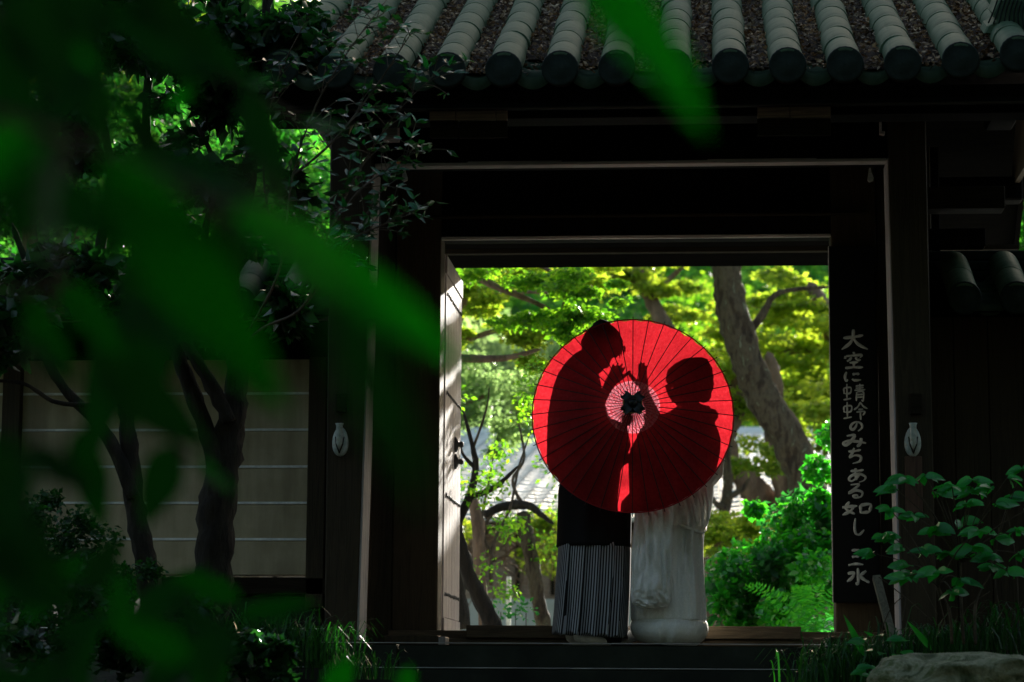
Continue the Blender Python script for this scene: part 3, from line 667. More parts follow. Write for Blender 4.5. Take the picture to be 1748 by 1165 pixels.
for k in range(4):
    a = math.pi/4+math.pi/2*k; V_, F_ = [], []; n = 7
    for i in range(n):
        t_ = i/(n-1)
        for j in range(5):
            s_ = -1+j/2; wd = (.008+.016*math.sin(math.pi*min(1, t_*.62+.12)))*(1 if t_ < .95 else .9); 
            p = hub + AX*(.024+.012*math.sin(t_*3)+.006*abs(s_)*t_) + (e1*math.cos(a)+e2*math.sin(a))*.071*t_*(1-.22*(1-abs(s_))*(t_ > .9)) + (-e1*math.sin(a)+e2*math.cos(a))*wd*s_
            V_.append(p[:])
    F_ = [(i*5+j, i*5+j+1, (i+1)*5+j+1, (i+1)*5+j) for i in range(n-1) for j in range(4)]
    mk('cap_fold', V_, F_, M['capcloth'], umb, True)
V_, F_ = tube([hub+AX*.01, hub+AX*.035, hub+AX*.05, hub+AX*.055], [.02, .024, .018, .004], 10, .2); mk('cap_knot', V_, F_, M['capcloth'], umb, True)

# ------------------------------------------------------------------ the couple
M['skin'] = plain('skin', (.50, .30, .21), .5); M['hair'] = plain('black_hair', (.012, .009, .008), .4, .5)
M['tabi'] = plain('pale_grey_sock', (.8, .82, .8), .9); M['zori'] = plain('sandal', (.35, .33, .3), .7)
M['haori'] = plain('black_silk', (.006, .006, .007), .75, .2); M['eye'] = plain('eye_dark', (.01, .01, .01), .2); M['lip'] = plain('lip', (.42, .10, .09), .4)
m, t, b = nodes('striped_hakama'); c = t.nodes.new('ShaderNodeTexCoord'); sp = t.nodes.new('ShaderNodeSeparateXYZ'); t.links.new(c.outputs['UV'], sp.inputs[0])
w1 = t.nodes.new('ShaderNodeMath'); w1.operation = 'MULTIPLY'; w1.inputs[1].default_value = 88; t.links.new(sp.outputs[0], w1.inputs[0])
w2 = t.nodes.new('ShaderNodeMath'); w2.operation = 'FRACT'; t.links.new(w1.outputs[0], w2.inputs[0])
w3 = t.nodes.new('ShaderNodeMath'); w3.operation = 'GREATER_THAN'; w3.inputs[1].default_value = .52; t.links.new(w2.outputs[0], w3.inputs[0])
t.links.new(mixc(t, (.012, .013, .015), (.40, .41, .43), w3.outputs[0], 'MIX'), b.inputs['Base Color']); b.inputs['Roughness'].default_value = .7; b.inputs['Specular IOR Level'].default_value = .2
M['hakama'] = m
m, t, b = nodes('white_brocade'); v = coord(t, (1, 1, 1)); vo = t.nodes.new('ShaderNodeTexVoronoi'); vo.feature = 'DISTANCE_TO_EDGE'; vo.inputs['Scale'].default_value = 22; t.links.new(v, vo.inputs['Vector'])
nd = ntex(t, v, 14, 4, .5, 3); h = ramp(t, nd, [(.46, (0, 0, 0)), (.5, (1, 1, 1)), (.54, (0, 0, 0))])
dm = ntex(t, coord(t, (1, 1, .7)), 5, 4, .6, 3); dmr = ramp(t, dm, [(.44, (.72, .71, .64)), (.5, (.76, .75, .68)), (.56, (.73, .72, .65))])
t.links.new(mixc(t, dmr, (.84, .83, .77), h, 'MIX'), b.inputs['Base Color']); b.inputs['Roughness'].default_value = .34; b.inputs['Specular IOR Level'].default_value = .55
b.inputs['Sheen Weight'].default_value = .3
bw = t.nodes.new('ShaderNodeRGBToBW'); t.links.new(h, bw.inputs[0])
v5 = coord(t, (1.2, 1.2, .8)); wr5 = ntex(t, v5, 3.2, 2, .45, 1.2); ad = t.nodes.new('ShaderNodeMath'); ad.operation = 'MULTIPLY_ADD'
t.links.new(wr5, ad.inputs[0]); ad.inputs[1].default_value = 7; t.links.new(bw.outputs[0], ad.inputs[2]); bump(t, b, ad.outputs[0], .35, .003)
M['brocade'] = m

def ball(c, r, V, F, n=10):
    b = len(V); m_ = n//2
    for i in range(1, m_):
        a = math.pi*i/m_
        for k in range(n): p = 2*math.pi*k/n; V.append((c[0]+r*math.sin(a)*math.cos(p), c[1]+r*math.sin(a)*math.sin(p), c[2]+r*math.cos(a)))
    for i in range(m_-2):
        for k in range(n): F.append((b+i*n+k, b+(i+1)*n+k, b+(i+1)*n+(k+1) % n, b+i*n+(k+1) % n))
    F.append(tuple(b+k for k in range(n))); F.append(tuple(b+(m_-2)*n+k for k in range(n))[::-1])
def limb(chain, V, F, n=12):
    pts = [c[:3] for c in chain]
    for i in range(len(chain)-1):
        V, F = tube([chain[i][:3], chain[i+1][:3]], [chain[i][3], chain[i+1][3]], n, 0, True, V, F)
    for c in chain: ball(c[:3], c[3]*.995, V, F, n)
def head_mesh(c, face, pitch, s, V, F):
    """head by horizontal rings: front profile, nose, brow and chin; face=+1 looks to +X, pitch tilts it forward"""
    rows = [(-.118, .030, .02, .030, 0), (-.112, .062, .03, .042, 0), (-.100, .078, .045, .050, .003), (-.085, .080, .06, .056, .002), (-.072, .079, .07, .060, .006), (-.062, .078, .075, .063, .008), (-.052, .079, .08, .066, .004),
            (-.040, .080, .085, .069, .018), (-.028, .081, .09, .071, .022), (-.014, .081, .095, .073, .014), (.000, .080, .10, .075, .006), (.014, .083, .102, .077, .002), (.030, .087, .105, .078, 0), (.055, .086, .107, .078, 0), (.08, .076, .10, .072, 0), (.10, .058, .085, .06, 0), (.115, .03, .055, .036, 0), (.12, .005, .01, .008, 0)]
    n = 32; b = len(V); ca, sa = math.cos(pitch), math.sin(pitch)
    for z, f, bk, w_, nose in rows:
        for k in range(n):
            a = 2*math.pi*k/n; ca_, sa_ = math.cos(a), math.sin(a)
            x = (f if ca_ > 0 else bk)*ca_; y = w_*sa_
            da = min(a, 2*math.pi-a); x += nose*math.exp(-(da/.2)**2)
            if -.02 < z < .012: x -= .010*math.exp(-((da-.42)/.16)**2)      # eye sockets
            x, z2 = x*ca + z*sa, -x*sa + z*ca
            V.append((c[0]+face*x*s, c[1]+y*s, c[2]+z2*s))
    for i in range(len(rows)-1):
        for k in range(n): F.append((b+i*n+k, b+i*n+(k+1) % n, b+(i+1)*n+(k+1) % n, b+(i+1)*n+k))
    F.append(tuple(b+k for k in range(n))[::-1]); F.append(tuple(b+(len(rows)-1)*n+k for k in range(n)))
    def loc(x, y, z): return (c[0]+face*(x*ca+z*sa)*s, c[1]+y*s, c[2]+(-x*sa+z*ca)*s)
    return loc
def hand(wrist, tip_dir, side, curl, V, F, L=.17, up=None, spread=.28, thumb=None):
    """palm and five fingers; tip_dir: where the fingers point, side: across the palm"""
    d = Vector(tip_dir).normalized(); s = Vector(side); s = (s-d*s.dot(d)).normalized(); nrm = d.cross(s)
    w_ = Vector(wrist)
    for k in range(4):
        o = s*(k-1.5)*.0155
        limb([(*(w_+o*.5), .015), (*(w_+d*.042+o*.9), .0115), (*(w_+d*.072+o), .010)], V, F, 10)
        ln = (.056, .064, .061, .05)[k]; q = w_+d*.072+o; dd = (d+s*(k-1.5)*spread*.3).normalized(); ch = [(*q, .0084)]
        for j, fr in enumerate((.42, .32, .26)):
            dd = (dd + nrm*curl*(.35+.25*j)).normalized(); q = q+dd*ln*fr*1.1; ch.append((*q, (.0080, .0073, .0062)[j]))
        limb(ch, V, F, 10)
    q = w_+d*.025-s*.023; dd = (d*.6-s*.75+nrm*curl*.5).normalized(); ch = [(*(w_+d*.02-s*.012), .015), (*q, .0125)]
    for j, fr in enumerate((.034, .028)): dd = (dd+d*.35+nrm*curl*.4).normalized(); q = q+dd*fr; ch.append((*q, (.0105, .0088)[j]))
    if thumb is not None:
        b0 = w_+d*.03; e = Vector(thumb); m_ = (b0+e)/2+d*(-.012); ch = [(*(w_+d*.02), .015), (*((b0+m_)/2), .0125), (*m_, .0115), (*((m_+e)/2), .010), (*e, .0085)]
    limb(ch, V, F, 10)
def fused(name, V, F, mat, parent, voxel=.0055, sm=4):
    o = mk(name, V, F, mat, parent, True)
    a = o.modifiers.new('r', 'REMESH'); a.mode = 'VOXEL'; a.voxel_size = voxel; a.use_smooth_shade = True
    s = o.modifiers.new('s', 'SMOOTH'); s.iterations = sm; s.factor = .5
    dg = bpy.context.evaluated_depsgraph_get(); me = bpy.data.meshes.new_from_object(o.evaluated_get(dg))
    o.modifiers.clear(); old = o.data; o.data = me; me.name = name; bpy.data.meshes.remove(old)
    me.materials.clear(); me.materials.append(mat); me.polygons.foreach_set('use_smooth', [True]*len(me.polygons)); return o
def lerp_rows(rows, n):
    rows = np.array(rows, float); t = np.linspace(0, 1, len(rows)); tt = np.linspace(0, 1, n)
    return np.stack([np.interp(tt, t, rows[:, i]) for i in range(rows.shape[1])], 1)
def garment(name, rows, mat, parent, n=72, m_=60, fold=None, expo=2.3, tilt=0, wave=0):
    """rows: (z, x_left, x_right, y_centre, y_radius); fold(angle, t) moves the cloth in or out"""
    rr = lerp_rows(rows, m_); V, F, U = [], [], []
    for i, (z, xl, xr, yc, yr) in enumerate(rr):
        cx, rx = (xl+xr)/2, (xr-xl)/2; t = i/(m_-1)
        for k in range(n+1):
            a = 2*math.pi*k/n; ca, sa = math.cos(a), math.sin(a)
            q = (abs(ca)**expo+abs(sa)**expo)**(-1/expo); f = fold(a, t) if fold else 0
            V.append((cx+(rx+f*.35)*ca*q, yc+(yr+f)*sa*q, z+wave*t*t*math.sin(a*15)+tilt*ca*q*(t if tilt < 9 else 1))); U.append((k/n, t))
    for i in range(m_-1):
        for k in range(n): q = i*(n+1)+k; F.append((q, q+1, q+n+2, q+n+1))
    F.append(tuple(range(n+1))); F.append(tuple(range((m_-1)*(n+1), m_*(n+1))))
    return mk(name, V, F, mat, parent, True, U)
def row_s(y, xl, xr, Y, yr): a, b = S(xl, y, Y), S(xr, y, Y); return (a.z, a.x, b.x, Y, yr)
def row_p(y, xl, xr, Y, yr): a, b = P(xl, y, Y), P(xr, y, Y); return (a.z, a.x, b.x, Y, yr)

# --- man, facing right
MY = 12.40
man = thing('person', (P(1005, 1105, MY).x, MY, 0), 'person in black haori and striped hakama facing right behind the red umbrella', 'person')
V_, F_ = [], []
pel = P(1010, 860, MY); sh = S(983, 668, MY); nk = S(1000, 632, MY); hc = S(1023, 597, 12.25); ank = P(1000, 1090, MY)
limb([(pel.x, MY, .92, .13), (pel.x-.01, MY, 1.1, .125), (sh.x+.01, MY, sh.z-.06, .125), (nk.x, MY, nk.z, .055), (hc.x-.02, 12.29, hc.z-.05, .052)], V_, F_, 16)
for sy in (-1, 1):
    hipx = pel.x; limb([(hipx, MY+sy*.09, .9, .095), (hipx+.02, MY+sy*.09, .5, .062), (hipx-.01, MY+sy*.09, .3, .058), (hipx-.02, MY+sy*.09, .10, .042)], V_, F_)
    limb([(sh.x, MY+sy*.08, sh.z-.05, .09), (sh.x, MY+sy*.16, sh.z-.07, .06)], V_, F_)
el = S(1012, 712, 12.28); wr_ = S(1042, 662, 12.30)
limb([(sh.x, MY-.16, sh.z-.07, .055), (el.x, 12.26, el.z, .043), (wr_.x, 12.28, wr_.z, .026)], V_, F_)
hand(wr_, S(1068, 608, 12.3)-wr_, (-1, .5, .35), .10, V_, F_, spread=.35, thumb=S(1080, 631, 12.3))
grip = shaft_end + AX*.06
el2 = Vector((sh.x+.1, MY+.13, sh.z-.30)); wr2 = grip + Vector((-.075, .03, -.015))
limb([(sh.x, MY+.16, sh.z-.07, .055), (*el2, .043), (*wr2, .026)], V_, F_)
hand(wr2, (1, -.1, .1), (0, .2, 1), -.75, V_, F_)
loc = head_mesh(hc, 1, R(38), .98, V_, F_)
for sy in (-1, 1): ball(loc(-.01, sy*.078, -.012), .016, V_, F_)
fused('body', V_, F_, M['skin'], man)
for sy in (-1, 1):
    V_, F_ = [], []; ball(loc(.066, sy*.030, -.004), .008, V_, F_); mk('eye', V_, F_, M['eye'], man, True)
V_, F_ = tube([loc(.070, -.02, -.066), loc(.081, 0, -.065), loc(.070, .02, -.066)], [.003, .006, .003], 6); mk('mouth', V_, F_, M['lip'], man, True)
def hair(loc, name, parent, rows, seed, amp=.01, n=40):
    V, F = [], []
    for z, f, bk, w_ in rows:
        for k in range(n):
            a = 2*math.pi*k/n; x = (f if math.cos(a) > 0 else bk)*math.cos(a); y = w_*math.sin(a)
            q = 1+amp*9*noise.noise((x*40+seed, y*40, z*26))+amp*6*noise.noise((x*90+seed, y*90, z*40)); V.append(loc(x*q, y*q, z))
    m2 = len(rows)
    for i in range(m2-1):
        for k in range(n): F.append((i*n+k, i*n+(k+1) % n, (i+1)*n+(k+1) % n, (i+1)*n+k))
    F.append(tuple(range(n))[::-1]); F.append(tuple(range((m2-1)*n, m2*n))); return mk(name, V, F, M['hair'], parent, True)
hair(loc, 'hair', man, [(-.045, .0, .092, .066), (-.03, -.01, .102, .078), (0, .02, .112, .084), (.02, .05, .114, .086), (.035, .098, .116, .087), (.06, .103, .118, .087), (.082, .094, .11, .082), (.099, .076, .097, .070), (.112, .045, .07, .048), (.118, .005, .01, .01)], 3, .012)
for k in range(6):
    z0 = .05+.05*random.random(); yy = random.uniform(-.06, .06); a0 = Vector(loc(.09, yy, z0)); 
    V_, F_ = tube([a0, a0+Vector((.008, 0, -.008)), a0+Vector((.013, .004, -.02-.01*random.random()))], [.006, .004, .001], 5); mk('hair_lock', V_, F_, M['hair'], man, True)
fm = lambda a, t: .006*math.sin(a*5+t*4)+.004*math.sin(a*11+t*9)
rows = [row_s(y, a, b, MY, r) for y, a, b, r in ((600, 990, 1010, .05), (606, 979, 1015, .07), (618, 966, 1018, .11), (632, 956, 1023, .15), (650, 949, 1029, .17), (672, 944, 1035, .18), (706, 939, 1046, .18), (716, 938.5, 1054, .18), (723, 938, 1078, .18), (757, 938, 1084, .19), (780, 938, 1075, .19), (800, 938, 1066, .19), (836, 938, 1061, .2))]
rows += [row_p(y, a, b, MY, r) for y, a, b, r in ((838, 954, 1076, .2), (880, 953, 1078, .2), (935, 951, 1077, .21))]
rows = [r for r in rows]; rows.sort(key=lambda r: -r[0])
ho = garment('haori', rows, M['haori'], man, 72, 110, fm)
# raised sleeve and lower sleeve
V_, F_ = tube(spline([(sh.x, MY-.17, sh.z-.06), (el.x-.02, 12.25, el.z+.0), (S(1030, 690, 12.28).x, 12.27, S(1030, 690, 12.28).z)], 5), [.085]*4+[.075]*4+[.05]*3, 14, .1)
mk('raised_sleeve', V_, F_, M['haori'], man, True)
V_, F_ = tube(spline([(sh.x, MY+.17, sh.z-.07), tuple(el2), tuple(wr2+Vector((-.08, 0, 0)))], 5), [.085]*4+[.08]*4+[.065]*3, 14, .1); mk('lower_sleeve', V_, F_, M['haori'], man, True)
def pleat(a, t):
    u = math.cos(a)+.10*t*math.cos(a); g_ = [-1.2, -.62, -.18-.06*t, .22, .58-.04*t, .8, 1.2]
    for p, q in zip(g_[:-1], g_[1:]):
        if p <= u < q: k = (u-p)/(q-p); return (.050*k**1.5-.014)*(.03+1.2*t)
    return 0
rows = [row_p(y, a, b, MY, r) for y, a, b, r in ((926, 955, 1074, .19), (936, 953, 1077, .2), (1000, 948, 1075, .215), (1045, 945, 1072, .225), (1085, 941, 1069, .235))]
hk = garment('hakama', rows, M['hakama'], man, 288, 40, pleat, 2.5, -.012, .007)
cut = garment('inner_hakama', [row_p(y, a, b, MY, r) for y, a, b, r in ((1066, 955, 1060, .18), (1084, 962, 1060, .18), (1089, 1022, 1062, .12), (1097, 1026, 1060, .1))], M['haori'], man, 60, 12)
for sy, dx in ((-1, 0), (1, -.05)):
    fx = P(980, 1100, MY).x+dx; y0 = MY+sy*.09; V_, F_ = [], []
    limb([(fx+.04, y0, .12, .043), (fx+.04, y0, .055, .042), (fx+.09, y0, .042, .036), (fx+.15, y0, .028, .026)], V_, F_); fused('tabi_sock', V_, F_, M['tabi'], man, .006, 3)
    box('sandal', fx-.01, fx+.19, y0-.045, y0+.045, .001, .014, M['zori'], man, .004)

# --- woman, facing left
WY = 12.42
wom = thing('person', (P(1142, 1100, WY).x, WY, 0), 'person in white embroidered bridal kimono facing left behind the red umbrella', 'person')
V_, F_ = [], []
pel = P(1145, 880, WY); sh = S(1172, 722, WY); nk = S(1178, 697, WY); hc = S(1176, 656, 12.27)
limb([(pel.x, WY, .86, .125), (pel.x+.03, WY, 1.0, .11), (sh.x, WY, sh.z-.06, .11), (nk.x, WY, nk.z, .045), (hc.x+.01, 12.31, hc.z-.05, .045)], V_, F_, 16)
for sy in (-1, 1):
    limb([(pel.x, WY+sy*.08, .84, .09), (pel.x, WY+sy*.08, .46, .058), (pel.x+.01, WY+sy*.08, .10, .038)], V_, F_)
    limb([(sh.x, WY+sy*.07, sh.z-.05, .075), (sh.x, WY+sy*.14, sh.z-.07, .05)], V_, F_)
el = S(1134, 728, 12.29); wr_ = S(1108, 664, 12.30)
limb([(sh.x, WY-.14, sh.z-.07, .048), (el.x, 12.27, el.z, .036), (wr_.x, 12.30, wr_.z, .021)], V_, F_)
hand(wr_, S(1098, 616, 12.3)-wr_, (.75, .8, .2), -.10, V_, F_, spread=.25, thumb=S(1079, 634, 12.3))
wr2 = grip + Vector((.07, .03, -.05)); el2 = Vector((sh.x-.06, WY+.12, sh.z-.27))
limb([(sh.x, WY+.14, sh.z-.07, .048), (*el2, .036), (*wr2, .021)], V_, F_)
hand(wr2, (-1, -.1, .1), (0, .2, 1), .75, V_, F_)
loc = head_mesh(hc, -1, R(10), .83, V_, F_)
for sy in (-1, 1): ball(loc(-.01, sy*.078, -.012), .015, V_, F_)
fused('body', V_, F_, M['skin'], wom)
for sy in (-1, 1):
    V_, F_ = [], []; ball(loc(.066, sy*.030, -.004), .008, V_, F_); mk('eye', V_, F_, M['eye'], wom, True)
V_, F_ = tube([loc(.070, -.018, -.066), loc(.081, 0, -.065), loc(.070, .018, -.066)], [.003, .006, .003], 6); mk('mouth', V_, F_, M['lip'], wom, True)
hair(loc, 'hair', wom, [(-.10, -.04, .10, .05), (-.09, -.02, .12, .075), (-.06, -.01, .135, .088), (-.03, .0, .143, .092), (0, .04, .146, .096), (.015, .085, .148, .098), (.03, .105, .147, .098), (.06, .115, .146, .098), (.09, .11, .138, .095), (.115, .10, .13, .09), (.135, .065, .10, .07), (.15, .02, .05, .03)], 8, .006)
for sy in (-1, 1):
    V_, F_ = tube([loc(.10, sy*.06, .04), loc(.085, sy*.082, .0), loc(.07, sy*.085, -.05), loc(.05, sy*.082, -.075)], [.012, .014, .011, .003], 8); mk('side_lock', V_, F_, M['hair'], wom, True)
V_, F_ = [], []; ball(loc(-.085, 0, -.085), .032, V_, F_, 14); mk('bun', V_, F_, M['hair'], wom, True)
fw_ = lambda a, t: .030*noise.noise((math.cos(a)*2.6, math.sin(a)*2.6, t*3.2))+.010*math.sin(a*4+t*6)+.012*noise.noise((math.cos(a)*7, math.sin(a)*7, t*12+3))+.006*abs(noise.noise((math.cos(a)*14, math.sin(a)*14, t*22+3)))
rows = [row_s(y, a, b, WY, r) for y, a, b, r in ((688, 1164, 1196, .05), (696, 1152, 1206, .09), (703, 1140, 1221, .13), (710, 1124, 1226, .15), (722, 1106, 1218, .16), (736, 1101, 1223, .16), (755, 1089, 1229, .17), (778, 1084, 1226, .18), (800, 1083, 1222, .18), (835, 1083, 1218, .19))]
rows += [row_p(y, a, b, WY, r) for y, a, b, r in ((830, 1086, 1219, .2), (850, 1084, 1218, .2), (880, 1084, 1213, .2), (900, 1084, 1206, .2), (908, 1083, 1201, .19), (950, 1080, 1200, .19), (1000, 1078, 1203, .2), (1060, 1078, 1206, .22))]
rows.sort(key=lambda r: -r[0])
_cg = random.Random(5)
CR = [(_cg.uniform(3.3, 6.1), _cg.uniform(-1.6, 1.6), _cg.uniform(.25, .8), _cg.uniform(.12, .34), _cg.uniform(.016, .032), _cg.uniform(.04, .11)) for _ in range(34)]
def creased(base, cr):
    def f(a, t):
        q = base(a, t)
        for a0, sl_, t0, ln_, dp, wd_ in cr:
            u = (t-t0)/ln_
            if 0 < u < 1:
                d_ = (a-a0-sl_*(t-t0)-.12*math.sin(u*4+a0))/wd_; q += dp*math.sin(math.pi*u)*(math.exp(-(d_-.9)**2)*.9-math.exp(-d_*d_*1.6))
        return q
    return f
garment('kimono', rows, M['brocade'], wom, 260, 260, creased(fw_, CR))
def hemf(a, t): return .004+.016*math.sin(math.pi*t)+.006*math.sin(a*9+2*math.sin(a*4))+.006*noise.noise((math.cos(a)*5, math.sin(a)*5, t))
garment('padded_hem', [row_p(y, a, b, WY-.005, r) for y, a, b, r in ((1058, 1080, 1203, .212), (1063, 1078, 1206, .224), (1072, 1077, 1207, .23), (1082, 1079, 1204, .228), (1090, 1083, 1198, .22), (1097, 1088, 1188, .205), (1102, 1096, 1174, .19))], M['brocade'], wom, 96, 18, hemf, 2.2, -.016)
# hanging furisode sleeve, camera side
def drape(a, t): return .016*math.sin(a*2+t*7+math.sin(t*5))+.026*noise.noise((math.cos(a)*2.5+4, t*6, math.sin(a)))+.010*noise.noise((math.cos(a)*6+4, t*16, math.sin(a)))
rows = [row_p(y, a, b, 12.175, r+.012) for y, a, b, r in ((846, 1094, 1140, .03), (866, 1087, 1146, .042), (880, 1084, 1147, .045), (930, 1080, 1146, .048), (970, 1077, 1146, .05), (1005, 1074, 1147, .05), (1020, 1073, 1147, .046), (1030, 1076, 1146, .038), (1036, 1084, 1142, .024), (1039, 1096, 1134, .01))]
CS = [(_cg.uniform(3.3, 6.1), _cg.uniform(-1.2, 1.2), _cg.uniform(.1, .75), _cg.uniform(.15, .4), _cg.uniform(.012, .024), _cg.uniform(.1, .25)) for _ in range(22)]
garment('hanging_sleeve', rows, M['brocade'], wom, 140, 200, creased(drape, CS), 2.1)
V_, F_ = tube(spline([(sh.x+.02, WY-.13, sh.z-.05), (el.x, 12.26, el.z), (S(1118, 700, 12.29).x, 12.29, S(1118, 700, 12.29).z)], 5), [.085]*4+[.07]*4+[.035]*3, 14, .1); mk('raised_sleeve', V_, F_, M['brocade'], wom, True)
V_, F_ = tube(spline([(sh.x, WY+.14, sh.z-.06), tuple(el2), tuple(wr2+Vector((.08, 0, 0)))], 5), [.08]*4+[.075]*4+[.05]*3, 14, .1); mk('lower_sleeve', V_, F_, M['brocade'], wom, True)
# folded-over gather at the hip
V_, F_ = tube(spline([P(1152, 892, 12.25), P(1175, 902, 12.24), P(1198, 909, 12.30), P(1205, 900, 12.40)], 5), [.003]+[.008]*7+[.009]*6+[.005]*2, 10, .4); mk('gathered_fold', V_, F_, M['brocade'], wom, True)
for (x0, y0, x1, y1, r) in ((1158, 838, 1170, 886, .008), (1172, 835, 1190, 895, .010), (1190, 832, 1200, 900, .009), (1204, 830, 1208, 892, .008)):
    V_, F_ = tube(spline([P(x0, y0, 12.24), P((x0+x1)/2+3, (y0+y1)/2, 12.232), P(x1, y1, 12.25)], 5), [.002]+[r]*9+[.002], 8, .3); mk('gathered_fold', V_, F_, M['brocade'], wom, True)
for sy in (-1, 1):
    fx = P(1150, 1100, WY).x-(.0 if sy < 0 else .18); y0 = WY+sy*.08; V_, F_ = [], []
    limb([(fx, y0, .07, .036), (fx-.06, y0, .042, .032), (fx-.12, y0, .034, .026)], V_, F_); fused('tabi_sock', V_, F_, M['tabi'], wom, .006, 3)
    box('sandal', fx-.15, fx+.05, y0-.04, y0+.04, .001, .012, M['rib'], wom, .004)

# ------------------------------------------------------------------ the garden beyond the gate
def ppm(Y): return FOC/Y
def path_px(pts, Y): return [P(x, y, Y) for x, y in pts]
def trunk_px(name, pts, ws, Y, mat, parent, n=12, wob=.3, sm=5):
    q = spline(path_px(pts, Y), sm); N = len(q); k = len(ws)-1
    rad = [np.interp(i/(N-1)*k, range(k+1), ws)/2/ppm(Y) for i in range(N)]; rad[-1] = .0015
    V_, F_ = tube(q, rad, n, wob); return mk(name, V_, F_, M[mat], parent, True)
def tree_root(x, y, Y, label, group=None, name='tree', cat='tree'):
    q = P(x, y, Y); return thing(name, (q.x, Y, ground_z(q.x, Y)), label, cat, group)
def crown(parent, spec, mat, size, seed, Y=None, flat=.4, aspect=.6, droop=.2, name='crown', shell=.1, depth=1.):
    """spec: (x, y, depth, radius in metres, how many leaves)"""
    cs, rs, ns = [], [], []
    g = np.random.default_rng(seed)
    for x, y, Yc, r, n in spec:
        c = P(x, y, Yc)
        k = max(3, int(n/220))
        for j in range(k):                       # break each mass into smaller pads of leaves
            o = g.normal(size=3)*[.5, .5*depth, .5*flat]*r; cs.append(np.array(c)+o); rs.append(r*g.uniform(.22, .5)); ns.append(n//k)
    pts = cloud(cs, rs, ns, seed, flat, shell); V_, F_ = leaves(pts, size, aspect, droop, flat*.9, seed)
    return mk(name, V_, F_, M[mat], parent)

# leaning tree
t1 = tree_root(1395, 1040, 22, 'big leaning tree with lichen covered grey bark right of the umbrella')
trunk_px('trunk', [(1180, 250), (1215, 350), (1238, 448), (1247, 520), (1270, 600), (1304, 680), (1350, 760), (1380, 840), (1392, 920), (1396, 1060)], [40, 44, 49, 53, 55, 57, 60, 61, 63, 76], 22, 'bark_l', t1, 24, .26, 8)
trunk_px('branch', [(1262, 590), (1300, 540), (1330, 500), (1420, 490)], [20, 14, 9, 5], 22.1, 'bark_l', t1, 8)
trunk_px('branch', [(1215, 350), (1280, 250), (1300, 120)], [34, 24, 12], 22, 'bark_l', t1, 8)
crown(t1, [(1150, 250, 22, 1.2, 2500), (1050, 330, 21, 1., 2000)], 'lf_bright', .09, 11)
# warm brown forked tree
t2 = tree_root(1318, 1000, 24.5, 'warm brown forked tree behind the leaning trunk')
trunk_px('trunk', [(1322, 1040), (1318, 960), (1312, 900), (1296, 850), (1270, 815), (1245, 790), (1240, 740), (1258, 690), (1248, 600)], [70, 66, 60, 52, 44, 40, 34, 30, 20], 24.5, 'bark_b', t2, 14, .4)
trunk_px('branch', [(1325, 930), (1340, 860), (1330, 800), (1320, 740), (1325, 660), (1310, 600)], [40, 36, 34, 30, 24, 14], 24.3, 'bark_b', t2, 12, .35)
trunk_px('branch', [(1345, 880), (1352, 820), (1340, 770)], [20, 14, 8], 24.2, 'bark_d', t2, 8)
crown(t2, [(1270, 690, 24, .9, 1300), (1290, 790, 23.8, .5, 500), (1230, 640, 24.5, .7, 900)], 'lf_yellow', .085, 12)
t3 = tree_root(1237, 1000, 23, 'slim grey tree with a short fork beside the kimono')
trunk_px('trunk', [(1240, 1000), (1236, 890), (1242, 830), (1240, 770), (1250, 720)], [26, 22, 18, 13, 8], 23, 'bark_l', t3, 10)
trunk_px('branch', [(1240, 850), (1265, 838), (1280, 815)], [12, 9, 5], 22.9, 'bark_l', t3, 8)
trunk_px('branch', [(1238, 870), (1218, 855), (1205, 820)], [12, 9, 5], 22.9, 'bark_l', t3, 8)
t4 = tree_root(1215, 1060, 19.5, 'low twin stemmed shrub tree with flat yellow green top', cat='tree')
trunk_px('trunk', [(1214, 1075), (1210, 1020), (1222, 960), (1230, 920)], [34, 26, 20, 14], 19.5, 'bark_b', t4, 10, .4)
trunk_px('trunk', [(1236, 1075), (1228, 1010), (1240, 950), (1262, 915)], [28, 20, 14, 8], 19.6, 'bark_b', t4, 10, .4)
crown(t4, [(1235, 912, 19.6, .36, 2600), (1280, 905, 19.8, .32, 2000), (1215, 930, 19.5, .25, 1000), (1300, 925, 20, .2, 700)], 'lf_yellow', .05, 13, flat=.38)
# glossy shrub
t5 = tree_root(1330, 1060, 16.5, 'dense glossy green climbing shrub at the right of the opening', name='shrub', cat='shrub')
crown(t5, [(1400, 930, 16.6, .34, 1500), (1350, 960, 16.6, .36, 1700), (1300, 1010, 16.5, .36, 1700), (1260, 1045, 16.4, .28, 1300), (1400, 1010, 16.3, .38, 1500), (1350, 1040, 16.2, .34, 1500), (1415, 885, 16.8, .22, 700), (1335, 905, 16.8, .2, 500), (1430, 800, 17, .3, 900), (1425, 700, 17.2, .25, 600), (1440, 960, 16.5, .4, 900)], 'lf_gloss', .055, 14, flat=.9, aspect=.75, droop=.5, shell=.5)
crown(t5, [(1340, 1010, 16.9, .5, 2500), (1420, 950, 17, .5, 2000)], 'lf_deep', .07, 15, flat=.9, name='inner_crown')
